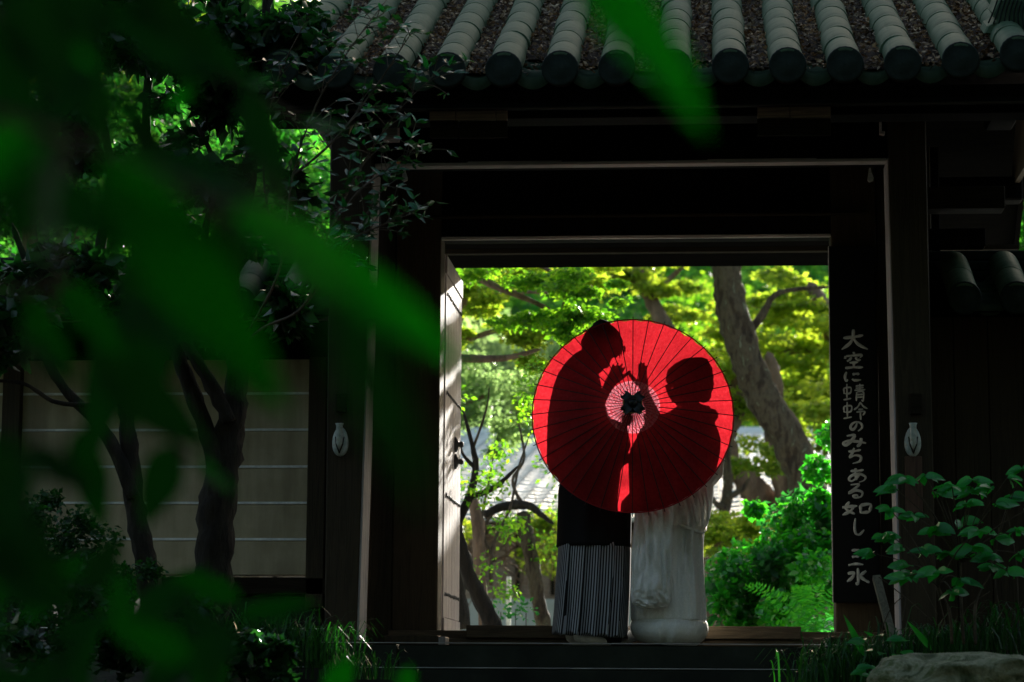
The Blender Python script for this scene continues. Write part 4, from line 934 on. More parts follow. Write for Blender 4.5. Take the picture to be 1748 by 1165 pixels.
# ferns
fe = tree_root(1400, 1060, 15.2, 'fern fronds low in the right corner of the opening', name='fern', cat='fern')
V_, F_ = [], []
for k in range(16):
    a = P(1400+random.uniform(-30, 40), 1080, 15.2); d = Vector((random.uniform(-.5, .35), random.uniform(-.2, .2), .35)); q = spline([a, a+d*.6, a+d*1.0+Vector((0, 0, -.06))], 7)
    for i, p in enumerate(q[1:]):
        f = 1-i/len(q); s = d.cross(Vector((0, 1, 0))).normalized()
        for sg in (-1, 1):
            b0 = len(V_); L = .075*f+.01; e = p+s*sg*L+d*.02; V_ += [p[:], (p+d*.012+s*sg*L*.5)[:], e[:], (p-d*.012+s*sg*L*.5)[:]]; F_ += [(b0, b0+1, b0+2, b0+3)]
mk('frond', V_, F_, M['lf_gloss'], fe)

# left shrubs with bare branches
t6 = tree_root(840, 1065, 15.6, 'dark mossy leaning tree just inside the open door', name='tree')
trunk_px('trunk', [(846, 1080), (826, 1035), (802, 985), (785, 930), (772, 880), (764, 800)], [34, 28, 26, 24, 22, 16], 15.6, 'bark_d', t6, 10, .3)
trunk_px('branch', [(776, 900), (800, 850), (812, 800), (806, 760), (790, 700)], [18, 15, 12, 8, 4], 15.7, 'bark_d', t6, 8, .3)
trunk_px('branch', [(800, 850), (840, 835), (865, 815), (885, 795)], [12, 10, 7, 3], 15.7, 'bark_d', t6, 8, .3)
trunk_px('branch', [(812, 800), (790, 775), (782, 740)], [9, 6, 3], 15.7, 'bark_d', t6, 6, .3)
trunk_px('branch', [(806, 770), (830, 700), (835, 660)], [6, 4, 2], 15.7, 'twig', t6, 6)
crown(t6, [(800, 730, 15.7, .5, 260), (860, 800, 15.8, .45, 260), (810, 880, 15.7, .35, 220), (870, 700, 16, .5, 260)], 'lf_bright', .036, 16, flat=.9)
t7 = tree_root(905, 1065, 18, 'grey pruned tree with an arching bough left of the haori')
trunk_px('trunk', [(930, 1078), (920, 1030), (908, 960), (897, 905), (893, 872)], [26, 24, 24, 24, 22], 18, 'bark_l', t7, 12, .4)
trunk_px('branch', [(825, 880), (850, 868), (880, 862), (905, 865), (925, 880), (945, 895)], [14, 15, 17, 14, 10, 5], 18, 'bark_d', t7, 10, .4)
trunk_px('branch', [(890, 860), (875, 820), (895, 780), (880, 700)], [8, 6, 5, 3], 18, 'twig', t7, 6, .2)
trunk_px('branch', [(850, 868), (825, 905), (830, 980)], [8, 6, 3], 18, 'twig', t7, 6, .2)
crown(t7, [(880, 760, 18, .6, 420), (920, 830, 18.2, .4, 260), (850, 920, 18, .4, 240)], 'lf_bright', .042, 17, flat=.9)
t8 = tree_root(818, 1065, 17, 'upright brown stemmed tree near the door')
trunk_px('trunk', [(832, 1075), (820, 1000), (818, 930), (814, 880), (800, 840)], [24, 22, 22, 20, 14], 17, 'bark_b', t8, 10, .4)
trunk_px('trunk', [(788, 1075), (782, 1000), (786, 950)], [34, 28, 24], 17.2, 'bark_d', t8, 10, .4)
trunk_px('branch', [(838, 1000), (842, 930), (870, 870), (885, 800), (905, 740)], [7, 6, 5, 4, 2], 17, 'twig', t8, 6)
trunk_px('branch', [(845, 960), (822, 900), (835, 820), (850, 740)], [6, 5, 4, 2], 17, 'twig', t8, 6)
g = random.Random(3)
bs_ = tree_root(860, 1000, 21, 'tangle of dry brown creeper stems over the low wall', name='creeper', cat='creeper')
V_, F_ = [], []
for k in range(210):
    x = g.uniform(770, 1290); y = g.uniform(895, 975)
    if 950 < x < 1200: continue
    q = [P(x, y, 25.3)]; d = Vector((g.uniform(-1, 1), g.uniform(-.3, .1), g.uniform(-.8, .8))).normalized()
    for i in range(5): d = (d+Vector((g.uniform(-1, 1), g.uniform(-.4, .2), g.uniform(-1, 1)))*.5).normalized(); q.append(q[-1]+d*.11)
    tube(q, [.012, .011, .01, .008, .006, .004], 4, 0, False, V_, F_)
mk('stem', V_, F_, M['bark_b'], bs_, True)['kind'] = 'stuff'
crown(bs_, [(820, 930, 25.2, .7, 700), (900, 925, 25.2, .7, 700), (930, 890, 25.2, .4, 300), (1250, 940, 25.2, .8, 500)], 'lf_yellow', .06, 18, flat=.5)
pp = P(868, 1065, 19); o = box('garden_post', pp.x-.017, pp.x+.017, 18.98, 19.02, -.05, P(868, 985, 19).z, M['cream_pole'], None, .004); setp(o, 'slim pale post standing among the shrubs', 'post')
# seedlings on the pale ground
for (x, y) in ((855, 1045), (880, 1040), (898, 1045)):
    rt_ = tree_root(x, 1065, 16, {855: 'small leafy seedling left of the slim pale post', 880: 'small leafy seedling right beside the slim pale post', 898: 'small leafy seedling nearest the grey pruned trunk'}[x], 'seedlings beside the pale post', 'seedling', 'plant')
    V_, F_ = tube([P(x, 1075, 16), P(x, y, 16)], .004, 4); mk('stem', V_, F_, M['twig'], rt_)
    V_, F_ = leaves(cloud([P(x, y, 16)], [.07], [26], x, 1), .04, .6, 0, .4, x, cull=False); mk('foliage', V_, F_, M['lf_deep'], rt_)
# maples over the opening
def maple(label, x, Yc, tr, brs, spec, mat, size, seed, bark='bark_b', flat=.32):
    t_ = tree_root(x, 1065, Yc, label, 'maples in the garden'); trunk_px('trunk', tr[0], tr[1], Yc, bark, t_, 10, .3)
    for b_, w_ in brs: trunk_px('branch', b_, w_, Yc-.1, bark, t_, 7, .25)
    crown(t_, spec, mat, size, seed, flat=flat); return t_
maple('green maple spreading over the upper left of the opening', 700, 18, ([(690, 1070), (700, 800), (690, 600), (720, 450), (760, 380)], [50, 44, 40, 30, 20]),
      [([(700, 480), (780, 462), (850, 492), (920, 520), (980, 560)], [20, 15, 12, 9, 4]), ([(690, 600), (790, 612), (860, 612), (925, 596)], [20, 15, 12, 5]), ([(760, 400), (860, 430), (960, 480), (950, 560)], [14, 10, 6, 3])],
      [(960, 480, 17.5, .55, 2600), (1010, 540, 17.6, .34, 1000), (900, 540, 17.8, .42, 1300), (960, 590, 17.7, .3, 700), (880, 470, 18, .45, 1100), (1060, 480, 17.6, .3, 600)], 'lf_bright', .05, 21)
maple('yellow green maple with layered sprays behind the green maple', 760, 21.5, ([(720, 1070), (730, 800), (760, 600), (800, 500), (870, 430)], [36, 34, 30, 24, 14]),
      [([(770, 590), (860, 560), (930, 540)], [12, 9, 4]), ([(800, 520), (870, 500), (940, 500)], [12, 9, 5])],
      [(810, 580, 21.5, .5, 1200), (830, 530, 21.4, .5, 1200), (880, 560, 21.5, .4, 900), (950, 620, 21.3, .45, 1000), (860, 460, 22, .6, 1200), (1000, 460, 22, .6, 900)], 'lf_yellow', .065, 22)
maple('distant maple with pale trunk at the upper middle of the opening', 1140, 27, ([(1180, 1000), (1160, 640), (1125, 540), (1102, 490), (1080, 440), (1070, 380)], [40, 34, 28, 24, 20, 14]),
      [([(1110, 505), (1150, 470), (1180, 440)], [14, 10, 6]), ([(1100, 490), (1040, 470), (1000, 455)], [12, 9, 5])],
      [(1050, 470, 26.8, .45, 900), (1150, 490, 27, .7, 900), (1200, 560, 27, .7, 1000), (1120, 450, 27, .5, 600), (1080, 570, 27, .6, 700)], 'lf_yellow', .085, 23)
maple('broad yellow maple filling the right side of the opening', 1460, 27.4, ([(1470, 1000), (1450, 700), (1420, 560), (1380, 480)], [60, 50, 34, 20]),
      [([(1430, 610), (1380, 520), (1310, 560)], [18, 12, 5]), ([(1430, 600), (1350, 600), (1290, 640)], [16, 12, 5])],
      [(1330, 560, 27.4, .8, 2000), (1390, 610, 27.4, .8, 2200), (1340, 650, 27.2, .75, 2000), (1400, 680, 27, .7, 1600), (1300, 500, 27.6, .6, 900), (1360, 470, 27.8, .8, 1500), (1290, 620, 27.4, .5, 900), (1400, 530, 27.5, .6, 900)], 'lf_yellow', .09, 24)
sp_ = tree_root(740, 1065, 24.2, 'pale drooping spray tree left of the umbrella before the hall roof')
trunk_px('trunk', [(735, 1070), (745, 850), (760, 740), (800, 690), (860, 665)], [24, 20, 15, 10, 4], 24.2, 'bark_b', sp_, 8, .3)
crown(sp_, [(800, 680, 24.2, .75, 2300), (860, 660, 24.3, .6, 1700), (900, 690, 24.4, .45, 900), (780, 640, 24.2, .6, 1400), (820, 735, 24.1, .55, 700), (880, 745, 24.3, .5, 500)], 'lf_pale', .055, 33, flat=.5, droop=.6)
sq_ = tree_root(1440, 1065, 25.2, 'loose yellow green tree between the leaning trunk and the right jamb')
trunk_px('trunk', [(1445, 1070), (1440, 850), (1420, 740), (1390, 700)], [24, 20, 15, 6], 25.2, 'bark_b', sq_, 8, .3)
crown(sq_, [(1400, 720, 25.2, .5, 900), (1385, 770, 25.2, .4, 500), (1290, 740, 25.3, .45, 600), (1410, 810, 25.1, .4, 600), (1300, 690, 25.3, .5, 900)], 'lf_yellow', .06, 34, flat=.5)
# pale bamboo grass bank
bk = tree_root(830, 900, 46, 'bank of pale green bamboo grass above the tiled roof', name='bamboo_grass', cat='bamboo grass'); 
g2 = np.random.default_rng(4); n = 5200
xs_ = g2.uniform(760, 960, n); ys_ = 735-g2.random(n)*140; V_ = []; 
pts = np.array([P(x, y, 45.5+ (735-y)*.02) for x, y in zip(xs_, ys_)]); d = g2.normal(size=(n, 3))*[.35, .2, .2]+[0, 0, .9]; L = .45*(.5+g2.random(n))[:, None]; s = np.cross(d, [0, 1, 0])*.02
V_ = np.stack([pts-s, pts+s, pts+d*L*.6+s*.8, pts+d*L+[.05, 0, -.02]], 1).reshape(-1, 3); b = np.arange(n)[:, None]*4
setp(bk, kind='stuff'); mk('blades', V_, b+np.array([0, 1, 2, 3]), M['lf_pale'], bk)
crown(bk, [(800, 690, 46, 1.5, 1800), (870, 710, 46, 1.4, 1400), (780, 640, 47, 1.5, 1600), (900, 640, 47, 1.3, 1200)], 'lf_pale', .15, 31, flat=.8, name='foliage')
# low house with pale tiled roof
HY0, HY1 = 28.5, 44.6; hz0 = P(850, 890, HY0).z; hz1 = P(850, 742, HY1).z
M['roof_pale'] = rough_mat('pale_grey_roof_tile', [(.3, (.52, .55, .52)), (.6, (.70, .73, .70)), (.85, (.8, .82, .79))], 2.2, .42, bs=.2, spec=.5)
hs = thing('garden_hall', (0, HY0+3, 0), 'low hall with shallow pale grey tiled roof behind the garden trees', 'building')
hx0, hx1 = -8.5, 6.5
box('wall', hx0+.3, hx1-.3, HY0+.5, HY1-1, -.1, hz0-.03, M['wood_brown'], hs, .01)
x = hx0+.4
while x < hx1-.4: box('wall_batten', x, x+.05, HY0+.44, HY0+.498, .9, hz0-.05, M['wood_h'], hs, .004); x += .42
box('plinth', hx0+.2, hx1-.2, HY0+.2, HY0+.43, -.1, .84, M['gravel'], hs, .01)
box('eave_board', hx0, hx1, HY0+.02, HY0+.08, hz0-.10, hz0-.01, M['wood_h'], hs, .004)
prism('roof_slab', [(HY0, hz0), (HY1, hz1), (HY1+2, hz0), (HY1, hz1-.12)], hx0, hx1, M['roof_pale'], hs)
V_, F_ = [], []; nr = 30; D3 = Vector((0, HY1-HY0, hz1-hz0)); nrm = Vector((0, -(hz1-hz0), HY1-HY0)).normalized(); nxs = 60
for j in range(nr):
    for i in range(nxs):
        xa = hx0+(hx1-hx0)*i/nxs; xb = hx0+(hx1-hx0)*(i+.92)/nxs; jit = random.uniform(-.004, .008); b = len(V_)
        p0_ = Vector((0, HY0, hz0))+D3*(j/nr); p1_ = Vector((0, HY0, hz0))+D3*((j+1.03)/nr)
        for xx, pz, hh in ((xa, p0_, .05), ((xa+xb)/2, p0_, .035), (xb, p0_, .05), (xb, p1_, .02), ((xa+xb)/2, p1_, .01), (xa, p1_, .02)): q = pz+nrm*(hh+jit); V_.append((xx, q.y, q.z))
        q = p0_+nrm*.004; V_ += [(xa, q.y, q.z), (xb, q.y, q.z)]
        F_ += [(b, b+1, b+4, b+5), (b+1, b+2, b+3, b+4), (b, b+6, b+7, b+2, b+1)]
setp(mk('roof_tiles', V_, F_, M['roof_pale'], hs), kind='stuff')
box('roof_ridge', hx0, hx1, HY1-.1, HY1+.1, hz1-.02, hz1+.12, M['roof_pale'], hs, .02)
# wooded bank behind everything
def hill_z(x, y):
    k = max(0., min(1., (-.125-x/max(y, 1))/.06)); top = .181 + .13*k
    return max(0., min(1., (y-58)/50))**.8*y*top*(1+.04*noise.noise((x*.08, y*.08, 3)))
hx = np.linspace(-90, 70, 90); hy = np.linspace(56, 130, 40)
V_ = [(x, y, hill_z(x, y)-.3) for y in hy for x in hx]; F_ = [(j*90+i, j*90+i+1, (j+1)*90+i+1, (j+1)*90+i) for j in range(39) for i in range(89)]
setp(mk('hill', V_, F_, M['soil'], None, True), kind='structure')
g3 = np.random.default_rng(9); cs, rs, ns = [], [], []
for k in range(900):
    y = g3.uniform(60, 112); x = y*g3.uniform(-.34, .12); z = hill_z(x, y); r = g3.uniform(1.2, 2.6); cs.append((x, y, z+r*.3)); rs.append(r); ns.append(150)
V_, F_ = leaves(cloud(cs, rs, ns, 9, .7, .6), .38, .6, .2, .6, 10, cull=False)
setp(mk('far_wood', V_, F_, M['lf_far'], None), 'dense green woodland covering the bank behind the garden', 'woodland', kind='stuff')
cs = [(g3.uniform(-13, 6.), g3.uniform(49, 56), g3.uniform(3.5, 8.2)) for k in range(64)]; cs = [c_ for c_ in cs if not -6.5 < c_[0] < -1][:46]
V_, F_ = leaves(cloud(cs, [1.1]*len(cs), [300]*len(cs), 12, .4, .2), .16, .6, .2, .4, 13)
setp(mk('maple_sprays', V_, F_, M['lf_bright'], None), 'sunlit sprays of young maples at the foot of the wooded bank', 'undergrowth', kind='stuff')
# trees behind the plastered wall, seen between the dark trunks
for k, (x, y, Yc, r, n, mt, lb) in enumerate(((60, 260, 22, 1.3, 5000, 'lf_mid', 'sunlit leafy tree behind the wall at the far left'), (240, 220, 24, 1.2, 5000, 'lf_mid', 'sunlit leafy tree behind the wall between the dark trunks'),
                      (420, 330, 21, 1.4, 6500, 'lf_mid', 'bright tree rising behind the wall beside the gate roof'), (160, 90, 26, 1.5, 4000, 'lf_yellow', 'tall yellowish tree seen high at the left behind the wall'),
                      (1770, 330, 23, 1.4, 4500, 'lf_mid', 'sunlit tree beyond the right end of the gate roof'))):
    q = P(x, y, Yc); t_ = thing('tree', (q.x, Yc, 0), lb, 'tree', 'sunlit trees behind the walls')
    V_, F_ = tube(spline([(q.x, Yc, -.1), (q.x+.1, Yc, q.z*.5), (q.x-.1, Yc, q.z)], 5), [.16]*4+[.12]*4+[.07]*3, 8, .3); mk('trunk', V_, F_, M['bark_l'], t_, True)
    for s_ in (-1, 1):
        V_, F_ = tube(spline([(q.x, Yc, q.z*.6), (q.x+s_*.5, Yc, q.z*.85), (q.x+s_*.9, Yc, q.z+.3)], 5), [.07]*6+[.03]*5, 6, .3); mk('branch', V_, F_, M['bark_l'], t_, True)
    crown(t_, [(x, y, Yc, r, n), (x-60, y+90, Yc, r*.8, n//2), (x+70, y+60, Yc+.6, r*.8, n//2)], mt, .10, 70+k, flat=.7)

# ------------------------------------------------------------------ trees and plants in front of the wall
tf = tree_root(362, 1065, 11.2, 'thick dark forked tree in front of the plastered wall')
trunk_px('trunk', [(358, 1110), (362, 1040), (366, 960), (370, 870), (384, 780), (398, 710), (405, 650), (402, 560), (398, 450), (420, 330), (440, 200), (455, 60), (460, -60)], [72, 64, 62, 66, 58, 46, 38, 32, 28, 26, 24, 22, 18], 11.2, 'bark_d', tf, 16, .35)
trunk_px('branch', [(372, 800), (350, 730), (328, 670), (305, 610), (290, 540), (285, 440), (260, 320), (250, 180), (270, 20)], [36, 30, 28, 26, 24, 22, 18, 15, 12], 11.15, 'bark_d', tf, 12, .3)
trunk_px('branch', [(392, 720), (362, 660), (335, 615), (312, 570), (300, 500)], [26, 24, 21, 18, 12], 11.1, 'bark_d', tf, 10, .3)
trunk_px('branch', [(402, 560), (350, 420), (370, 300), (330, 200)], [18, 14, 10, 6], 11.1, 'bark_d', tf, 8, .3)
ts = tree_root(255, 1050, 10.7, 'slimmer dark tree left of the forked tree', 'tree')
ts['group'] = 'dark trees before the plastered wall'; tf['group'] = 'dark trees before the plastered wall'
trunk_px('trunk', [(266, 1100), (255, 1000), (240, 920), (228, 840), (220, 760), (214, 690), (212, 620), (200, 560), (170, 440), (190, 300), (160, 120), (170, -40)], [46, 42, 38, 34, 30, 26, 22, 20, 18, 16, 14, 12], 10.7, 'bark_d', ts, 12, .35)
trunk_px('branch', [(228, 850), (200, 775), (160, 715), (110, 665), (75, 600), (60, 500), (20, 380)], [26, 24, 22, 18, 16, 13, 10], 10.65, 'bark_d', ts, 10, .35)
trunk_px('branch', [(190, 690), (140, 692), (90, 685), (40, 655), (-20, 650)], [9, 9, 8, 7, 5], 10.6, 'bark_d', ts, 8, .3)
trunk_px('branch', [(214, 700), (185, 650), (175, 600)], [11, 9, 5], 10.6, 'bark_d', ts, 8, .3)
# their dark shaded crowns
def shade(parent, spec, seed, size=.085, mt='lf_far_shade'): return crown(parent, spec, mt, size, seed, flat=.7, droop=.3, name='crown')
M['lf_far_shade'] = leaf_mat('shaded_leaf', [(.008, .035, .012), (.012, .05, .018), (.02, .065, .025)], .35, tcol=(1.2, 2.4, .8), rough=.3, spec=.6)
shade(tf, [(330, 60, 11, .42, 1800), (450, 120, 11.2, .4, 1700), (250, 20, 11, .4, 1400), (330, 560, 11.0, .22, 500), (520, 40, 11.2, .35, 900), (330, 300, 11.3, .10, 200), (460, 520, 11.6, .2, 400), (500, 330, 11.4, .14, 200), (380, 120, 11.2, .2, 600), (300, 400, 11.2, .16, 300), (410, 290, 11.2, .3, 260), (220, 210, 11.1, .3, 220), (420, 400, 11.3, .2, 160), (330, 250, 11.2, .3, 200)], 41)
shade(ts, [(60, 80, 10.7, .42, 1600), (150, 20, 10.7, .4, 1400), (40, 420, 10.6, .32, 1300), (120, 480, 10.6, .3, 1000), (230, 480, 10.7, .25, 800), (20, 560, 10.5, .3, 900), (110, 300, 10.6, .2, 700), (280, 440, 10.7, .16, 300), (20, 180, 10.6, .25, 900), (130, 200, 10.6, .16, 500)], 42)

def leaf_mesh(name, mat, L=1., W=.45, bend=.15, fold=.12, wave=.0, n=8, seed=0):
    g_ = random.Random(seed); V_, F_ = [], []
    for i in range(n+1):
        t_ = i/n; w_ = W/2*math.sin(math.pi*min(1, t_**.75*.97+.03))**.85*(1 if t_ < .97 else .2)
        z = -bend*t_*t_; zz = wave*math.sin(t_*9+g_.random())
        for s_ in (-1, -.5, 0, .5, 1): V_.append((w_*s_, L*t_, z+abs(s_)*fold*w_*2+zz*abs(s_)*w_))
    for i in range(n):
        for k in range(4): q = i*5+k; F_.append((q, q+1, q+6, q+5))
    me = mesh_only(name, V_, F_, mat); return me
def orient(base, tip, up, size_w=1.):
    base, tip = Vector(base), Vector(tip); y = (tip-base); L = y.length; y.normalize(); z = Vector(up); z = (z-y*z.dot(y)).normalized(); x = y.cross(z)
    return Matrix(((x.x*L*size_w, y.x*L, z.x*L, base.x), (x.y*L*size_w, y.y*L, z.y*L, base.y), (x.z*L*size_w, y.z*L, z.z*L, base.z), (0, 0, 0, 1)))

# fine leaved shrub reaching in front of the roof corner
fs_ = tree_root(402, 1060, 9.6, 'fine branched shrub with small glossy leaves overlapping the roof corner', name='shrub', cat='shrub')
lm = [leaf_mesh('leaf', M['lf_dark'], 1, .36, .12, .15, 0, 5, k) for k in range(3)]
g = random.Random(12)
mains = [[(402, 600), (450, 560), (520, 520), (560, 400), (620, 280), (680, 190), (740, 130)], [(402, 600), (440, 540), (480, 450), (500, 300), (540, 180), (600, 80), (660, 0)], [(520, 520), (590, 420), (640, 390), (700, 366)], [(560, 400), (610, 330), (660, 290), (705, 262)], [(500, 300), (570, 240), (640, 150), (700, 60)], [(480, 450), (450, 300), (470, 150), (520, 40)], [(520, 520), (560, 470), (600, 410), (640, 340)]]
sites = []
for mi, mp in enumerate(mains):
    Yb = 9.5+.12*mi; pts = spline([P(x, y, Yb+.1*math.sin(i*2+mi)) for i, (x, y) in enumerate(mp)], 6); N = len(pts)
    V_, F_ = tube(pts, [.007*(1-.75*i/N) for i in range(N)], 5); mk('branch', V_, F_, M['twig'], fs_, True)
    for i in range(int(N*.45) if mi < 2 else 4, N, 1):
        if g.random() < .7: sites.append((pts[i], (pts[min(i+1, N-1)]-pts[i-1]).normalized()))
nl = 0; extraV, extraF = [], []; TV, TF = [], []
for (p, d) in sites*2:
    tw = (d*.5+Vector((g.uniform(-1, 1), g.uniform(-.6, .6), g.uniform(-.5, .9)))).normalized(); L = g.uniform(.06, .17); q = spline([p, p+tw*L*.5+Vector((0, 0, .01)), p+tw*L], 3)
    tube(q, .0022, 4, 0, False, TV, TF)
    for k in range(g.randint(4, 7)):
        b = q[-1] if k > 1 else q[len(q)//2]; a = g.uniform(0, 6.28); dirn = (tw*.7+Vector((math.cos(a), math.sin(a), g.uniform(-.25, .45)))).normalized()
        if nl < 295:
            place('leaf', lm[nl % 3], orient(b, b+dirn*g.uniform(.035, .062), Vector((g.uniform(-.6, .6), -.8, .9)), 1), fs_); nl += 1
        else: extraV.append(b+dirn*.005); 
mk('twigs', TV, TF, M['twig'], fs_, True)['kind'] = 'stuff'
V_, F_ = leaves(np.array([v[:] for v in extraV]), .05, .42, .1, .3, 90, cull=False); mk('leaves', V_, F_, M['lf_far_shade'], fs_)['kind'] = 'stuff'

# broad leaved shrub at the right
rs_ = tree_root(1630, 1095, 10.6, 'broad leaved green shrub in front of the right gate post', name='shrub', cat='shrub')
lr = [leaf_mesh('leaf', M['lf_near'], 1, .5, .2, .12, .1, 8, k) for k in range(3)]
tips_px = [(1548, 818, -1), (1580, 812, 1), (1530, 835, -1), (1600, 840, 1), (1625, 830, -1), (1660, 820, 1), (1690, 832, -1), (1720, 815, 1), (1745, 800, 1), (1700, 860, 1), (1560, 880, -1), (1520, 870, -1), (1590, 905, 1), (1640, 890, 1), (1670, 905, -1), (1520, 915, -1), (1490, 945, -1), (1540, 935, -1), (1580, 940, 1), (1620, 945, 1), (1660, 935, 1), (1700, 920, 1), (1735, 905, 1), (1600, 975, -1), (1550, 965, -1), (1640, 990, 1), (1625, 1010, 1), (1690, 950, 1), (1740, 945, 1), (1545, 985, -1), (1720, 975, 1), (1755, 870, 1), (1650, 860, -1)]
stem0 = P(1625, 1100, 10.6); forks = [P(1600, 1000, 10.6), P(1640, 960, 10.7), P(1690, 980, 10.8)]
for i, f in enumerate(forks):
    V_, F_ = tube(spline([stem0+Vector((.05*i, 0, 0)), (stem0+f)/2+Vector((.02, 0, .02)), f], 5), [.007]*6+[.004]*5, 6); mk('stem', V_, F_, M['twig'], rs_, True)
TV, TF = [], []
for (x, y, sd) in tips_px+[(x_+g.uniform(-30, 30), y_+g.uniform(-18, 18), d_) for x_, y_, d_ in tips_px[::3]]:
    Yl = 10.6+g.uniform(-.25, .25); c = P(x, y, Yl); f = min(forks, key=lambda q: (q-c).length)
    tube(spline([f, (f+c)/2+Vector((0, 0, .03)), c], 4), [.0028]*9, 4, 0, False, TV, TF)
    for k in range(g.randint(6, 8)):
        a = g.uniform(-1.1, 1.1)+(math.pi if sd < 0 else 0)+(k-2)*.5; L = g.uniform(.045, .105); d = Vector((math.cos(a), math.sin(a)*.9, g.uniform(-.35, .15)))
        place('leaf', lr[k % 3], orient(c, c+d.normalized()*L, Vector((g.uniform(-.8, .8), -1.0+g.uniform(-.9, .6), .8)), g.uniform(.9, 1.2)), rs_)
mk('twigs', TV, TF, M['twig'], rs_, True)
# dry bare stems beside it
ds = tree_root(1570, 1090, 11, 'thin dry bare stems tangled by the right post', name='dry_stems', cat='stems'); V_, F_ = [], []
for st in ([(1590, 1060), (1545, 1020), (1500, 985)], [(1600, 1050), (1570, 990), (1555, 965)], [(1720, 1090), (1700, 1000), (1705, 900)], [(1740, 1090), (1735, 960), (1720, 880)], [(1640, 1080), (1650, 1040), (1690, 1010)], [(1500, 1090), (1520, 1040), (1545, 1020), (1540, 1060)], [(1620, 1090), (1600, 1010), (1580, 960)]):
    V_, F_ = tube(spline(path_px(st, 11.2), 5), .0032, 4, 0, False); mk('stem', V_, F_, M['twig'], ds, True)
# stake and rock
a0, a1 = P(1496, 986, 11.9), P(1526, 1100, 11.6)
vs, _f = [], []
d = (a1-a0).normalized(); s_ = Vector((1, 0, 0)); s_ = (s_-d*s_.dot(d)).normalized(); q_ = d.cross(s_)
for p in (a0, a1):
    for u_, v_ in ((-1, -1), (1, -1), (1, 1), (-1, 1)): vs.append((p+s_*u_*.019+q_*v_*.016)[:])
setp(mk('wooden_stake', vs, [(0, 1, 2, 3), (7, 6, 5, 4)]+[(i, i+4, (i+1) % 4+4, (i+1) % 4) for i in range(4)], wood('greenish_stake', (.2, .18, .12), 'Z'), None), 'weathered wooden stake leaning against the verse board foot', 'stake')
def rock(name, c, r, seed, mat, label, parent=None, sub=5, amp=.22):
    bm = bmesh.new(); bmesh.ops.create_icosphere(bm, subdivisions=sub, radius=1); V_ = []
    for v in bm.verts:
        p = v.co.copy(); q = Vector([math.copysign(abs(k)**.6, k) for k in p]); n_ = noise.noise(p*1.3+Vector((seed, 0, 0)))*amp+noise.noise(p*3.5+Vector((seed, 3, 0)))*amp*.4+abs(noise.noise(p*7+Vector((seed, 3, 0))))*amp*.25
        q = q*(1+n_); V_.append((c[0]+q.x*r[0], c[1]+q.y*r[1], c[2]+q.z*r[2]))
    bm.verts.index_update(); F_ = [[v.index for v in f.verts] for f in bm.faces]; bm.free(); o = mk(name, V_, F_, mat, parent, True)
    if label: setp(o, label, 'rock')
    return o
c = P(1640, 1165, 9.7); rock('boulder', (c.x+.02, 9.85, c.z-.035), (.37, .3, .145), 4, M['rock'], 'large mossy boulder in the lower right corner')
# grass
def grass(name, spec, label, seed, mat='grass'):
    g_ = np.random.default_rng(seed); V_, F_ = [], []
    for (x, y, Yc, sp, h, n) in spec:
        c = P(x, y, Yc)
        for k in range(n):
            b = Vector((c.x+g_.normal()*sp, Yc+g_.normal()*.1, c.z)); a = g_.uniform(0, 6.28); ln = h*g_.uniform(.5, 1.15); o = Vector((math.cos(a), math.sin(a), 0)); bend = g_.uniform(.15, .95); w_ = g_.uniform(.0022, .0055)
            q = [b, b+o*ln*.12*bend+Vector((0, 0, ln*.38)), b+o*ln*.4*bend+Vector((0, 0, ln*.68)), b+o*ln*.72*bend+Vector((0, 0, ln*(.85-.2*bend))), b+o*ln*bend+Vector((0, 0, ln*(.95-.62*bend)))]
            s_ = Vector((-o.y, o.x, 0)); s_ = (s_+Vector((g_.uniform(-.5, .5), 0, 0))).normalized(); b0 = len(V_)
            for i, p in enumerate(q): ww = w_*(1, 1, .85, .6, .1)[i]; V_ += [(p-s_*ww)[:], (p+s_*ww)[:]]
            for i in range(4): F_.append((b0+2*i, b0+2*i+1, b0+2*i+3, b0+2*i+2))
    return setp(mk(name, V_, F_, M[mat], None), label, 'grass', kind='stuff')
grass('grass', [(470, 1130, 11.0, .13, .30, 240), (540, 1140, 11.1, .10, .24, 150), (400, 1120, 11.2, .14, .22, 140), (600, 1160, 11.0, .10, .16, 90), (330, 1130, 11.1, .2, .2, 150)], 'long arching grass at the foot of the left gate post', 61)
grass('grass', [(1450, 1165, 10.9, .10, .25, 190), (1500, 1140, 11.1, .09, .2, 120), (1400, 1180, 10.8, .08, .24, 90)], 'long arching grass beside the boulder and steps', 62)
grass('grass', [(1650, 1120, 10.9, .18, .18, 260), (1740, 1110, 10.8, .15, .26, 120), (1590, 1110, 11.1, .1, .14, 90)], 'short grass behind the boulder under the broad leaved shrub', 63)
# a few broad blades
bb = tree_root(1465, 1165, 10.7, 'two broad upright green blades rising beside the wooden stake', name='plant', cat='plant')
lb_ = leaf_mesh('blade', M['lf_near'], 1, .09, .1, .3, 0, 8, 2)
for (x0, y0, x1, y1) in ((1475, 1120, 1443, 1052), (1590, 1110, 1552, 1062)): place('blade', lb_, orient(P(x0, y0, 10.7), P(x1, y1, 10.6), (0, -1, .2), 1.6), bb)
# low leaves by the boulder
ll = tree_root(1510, 1130, 10.4, 'low round leaved ground plant at the boulder edge', name='plant', cat='plant')
for k in range(26):
    x, y = random.uniform(1460, 1560), random.uniform(1085, 1160); c = P(x, y, 10.4+random.uniform(-.1, .2)); a = random.uniform(0, 6.28)
    place('leaf', lr[k % 3], orient(c, c+Vector((math.cos(a)*.07, math.sin(a)*.05, random.uniform(-.01, .03))), (0, -.6, 1), 1.5), ll)
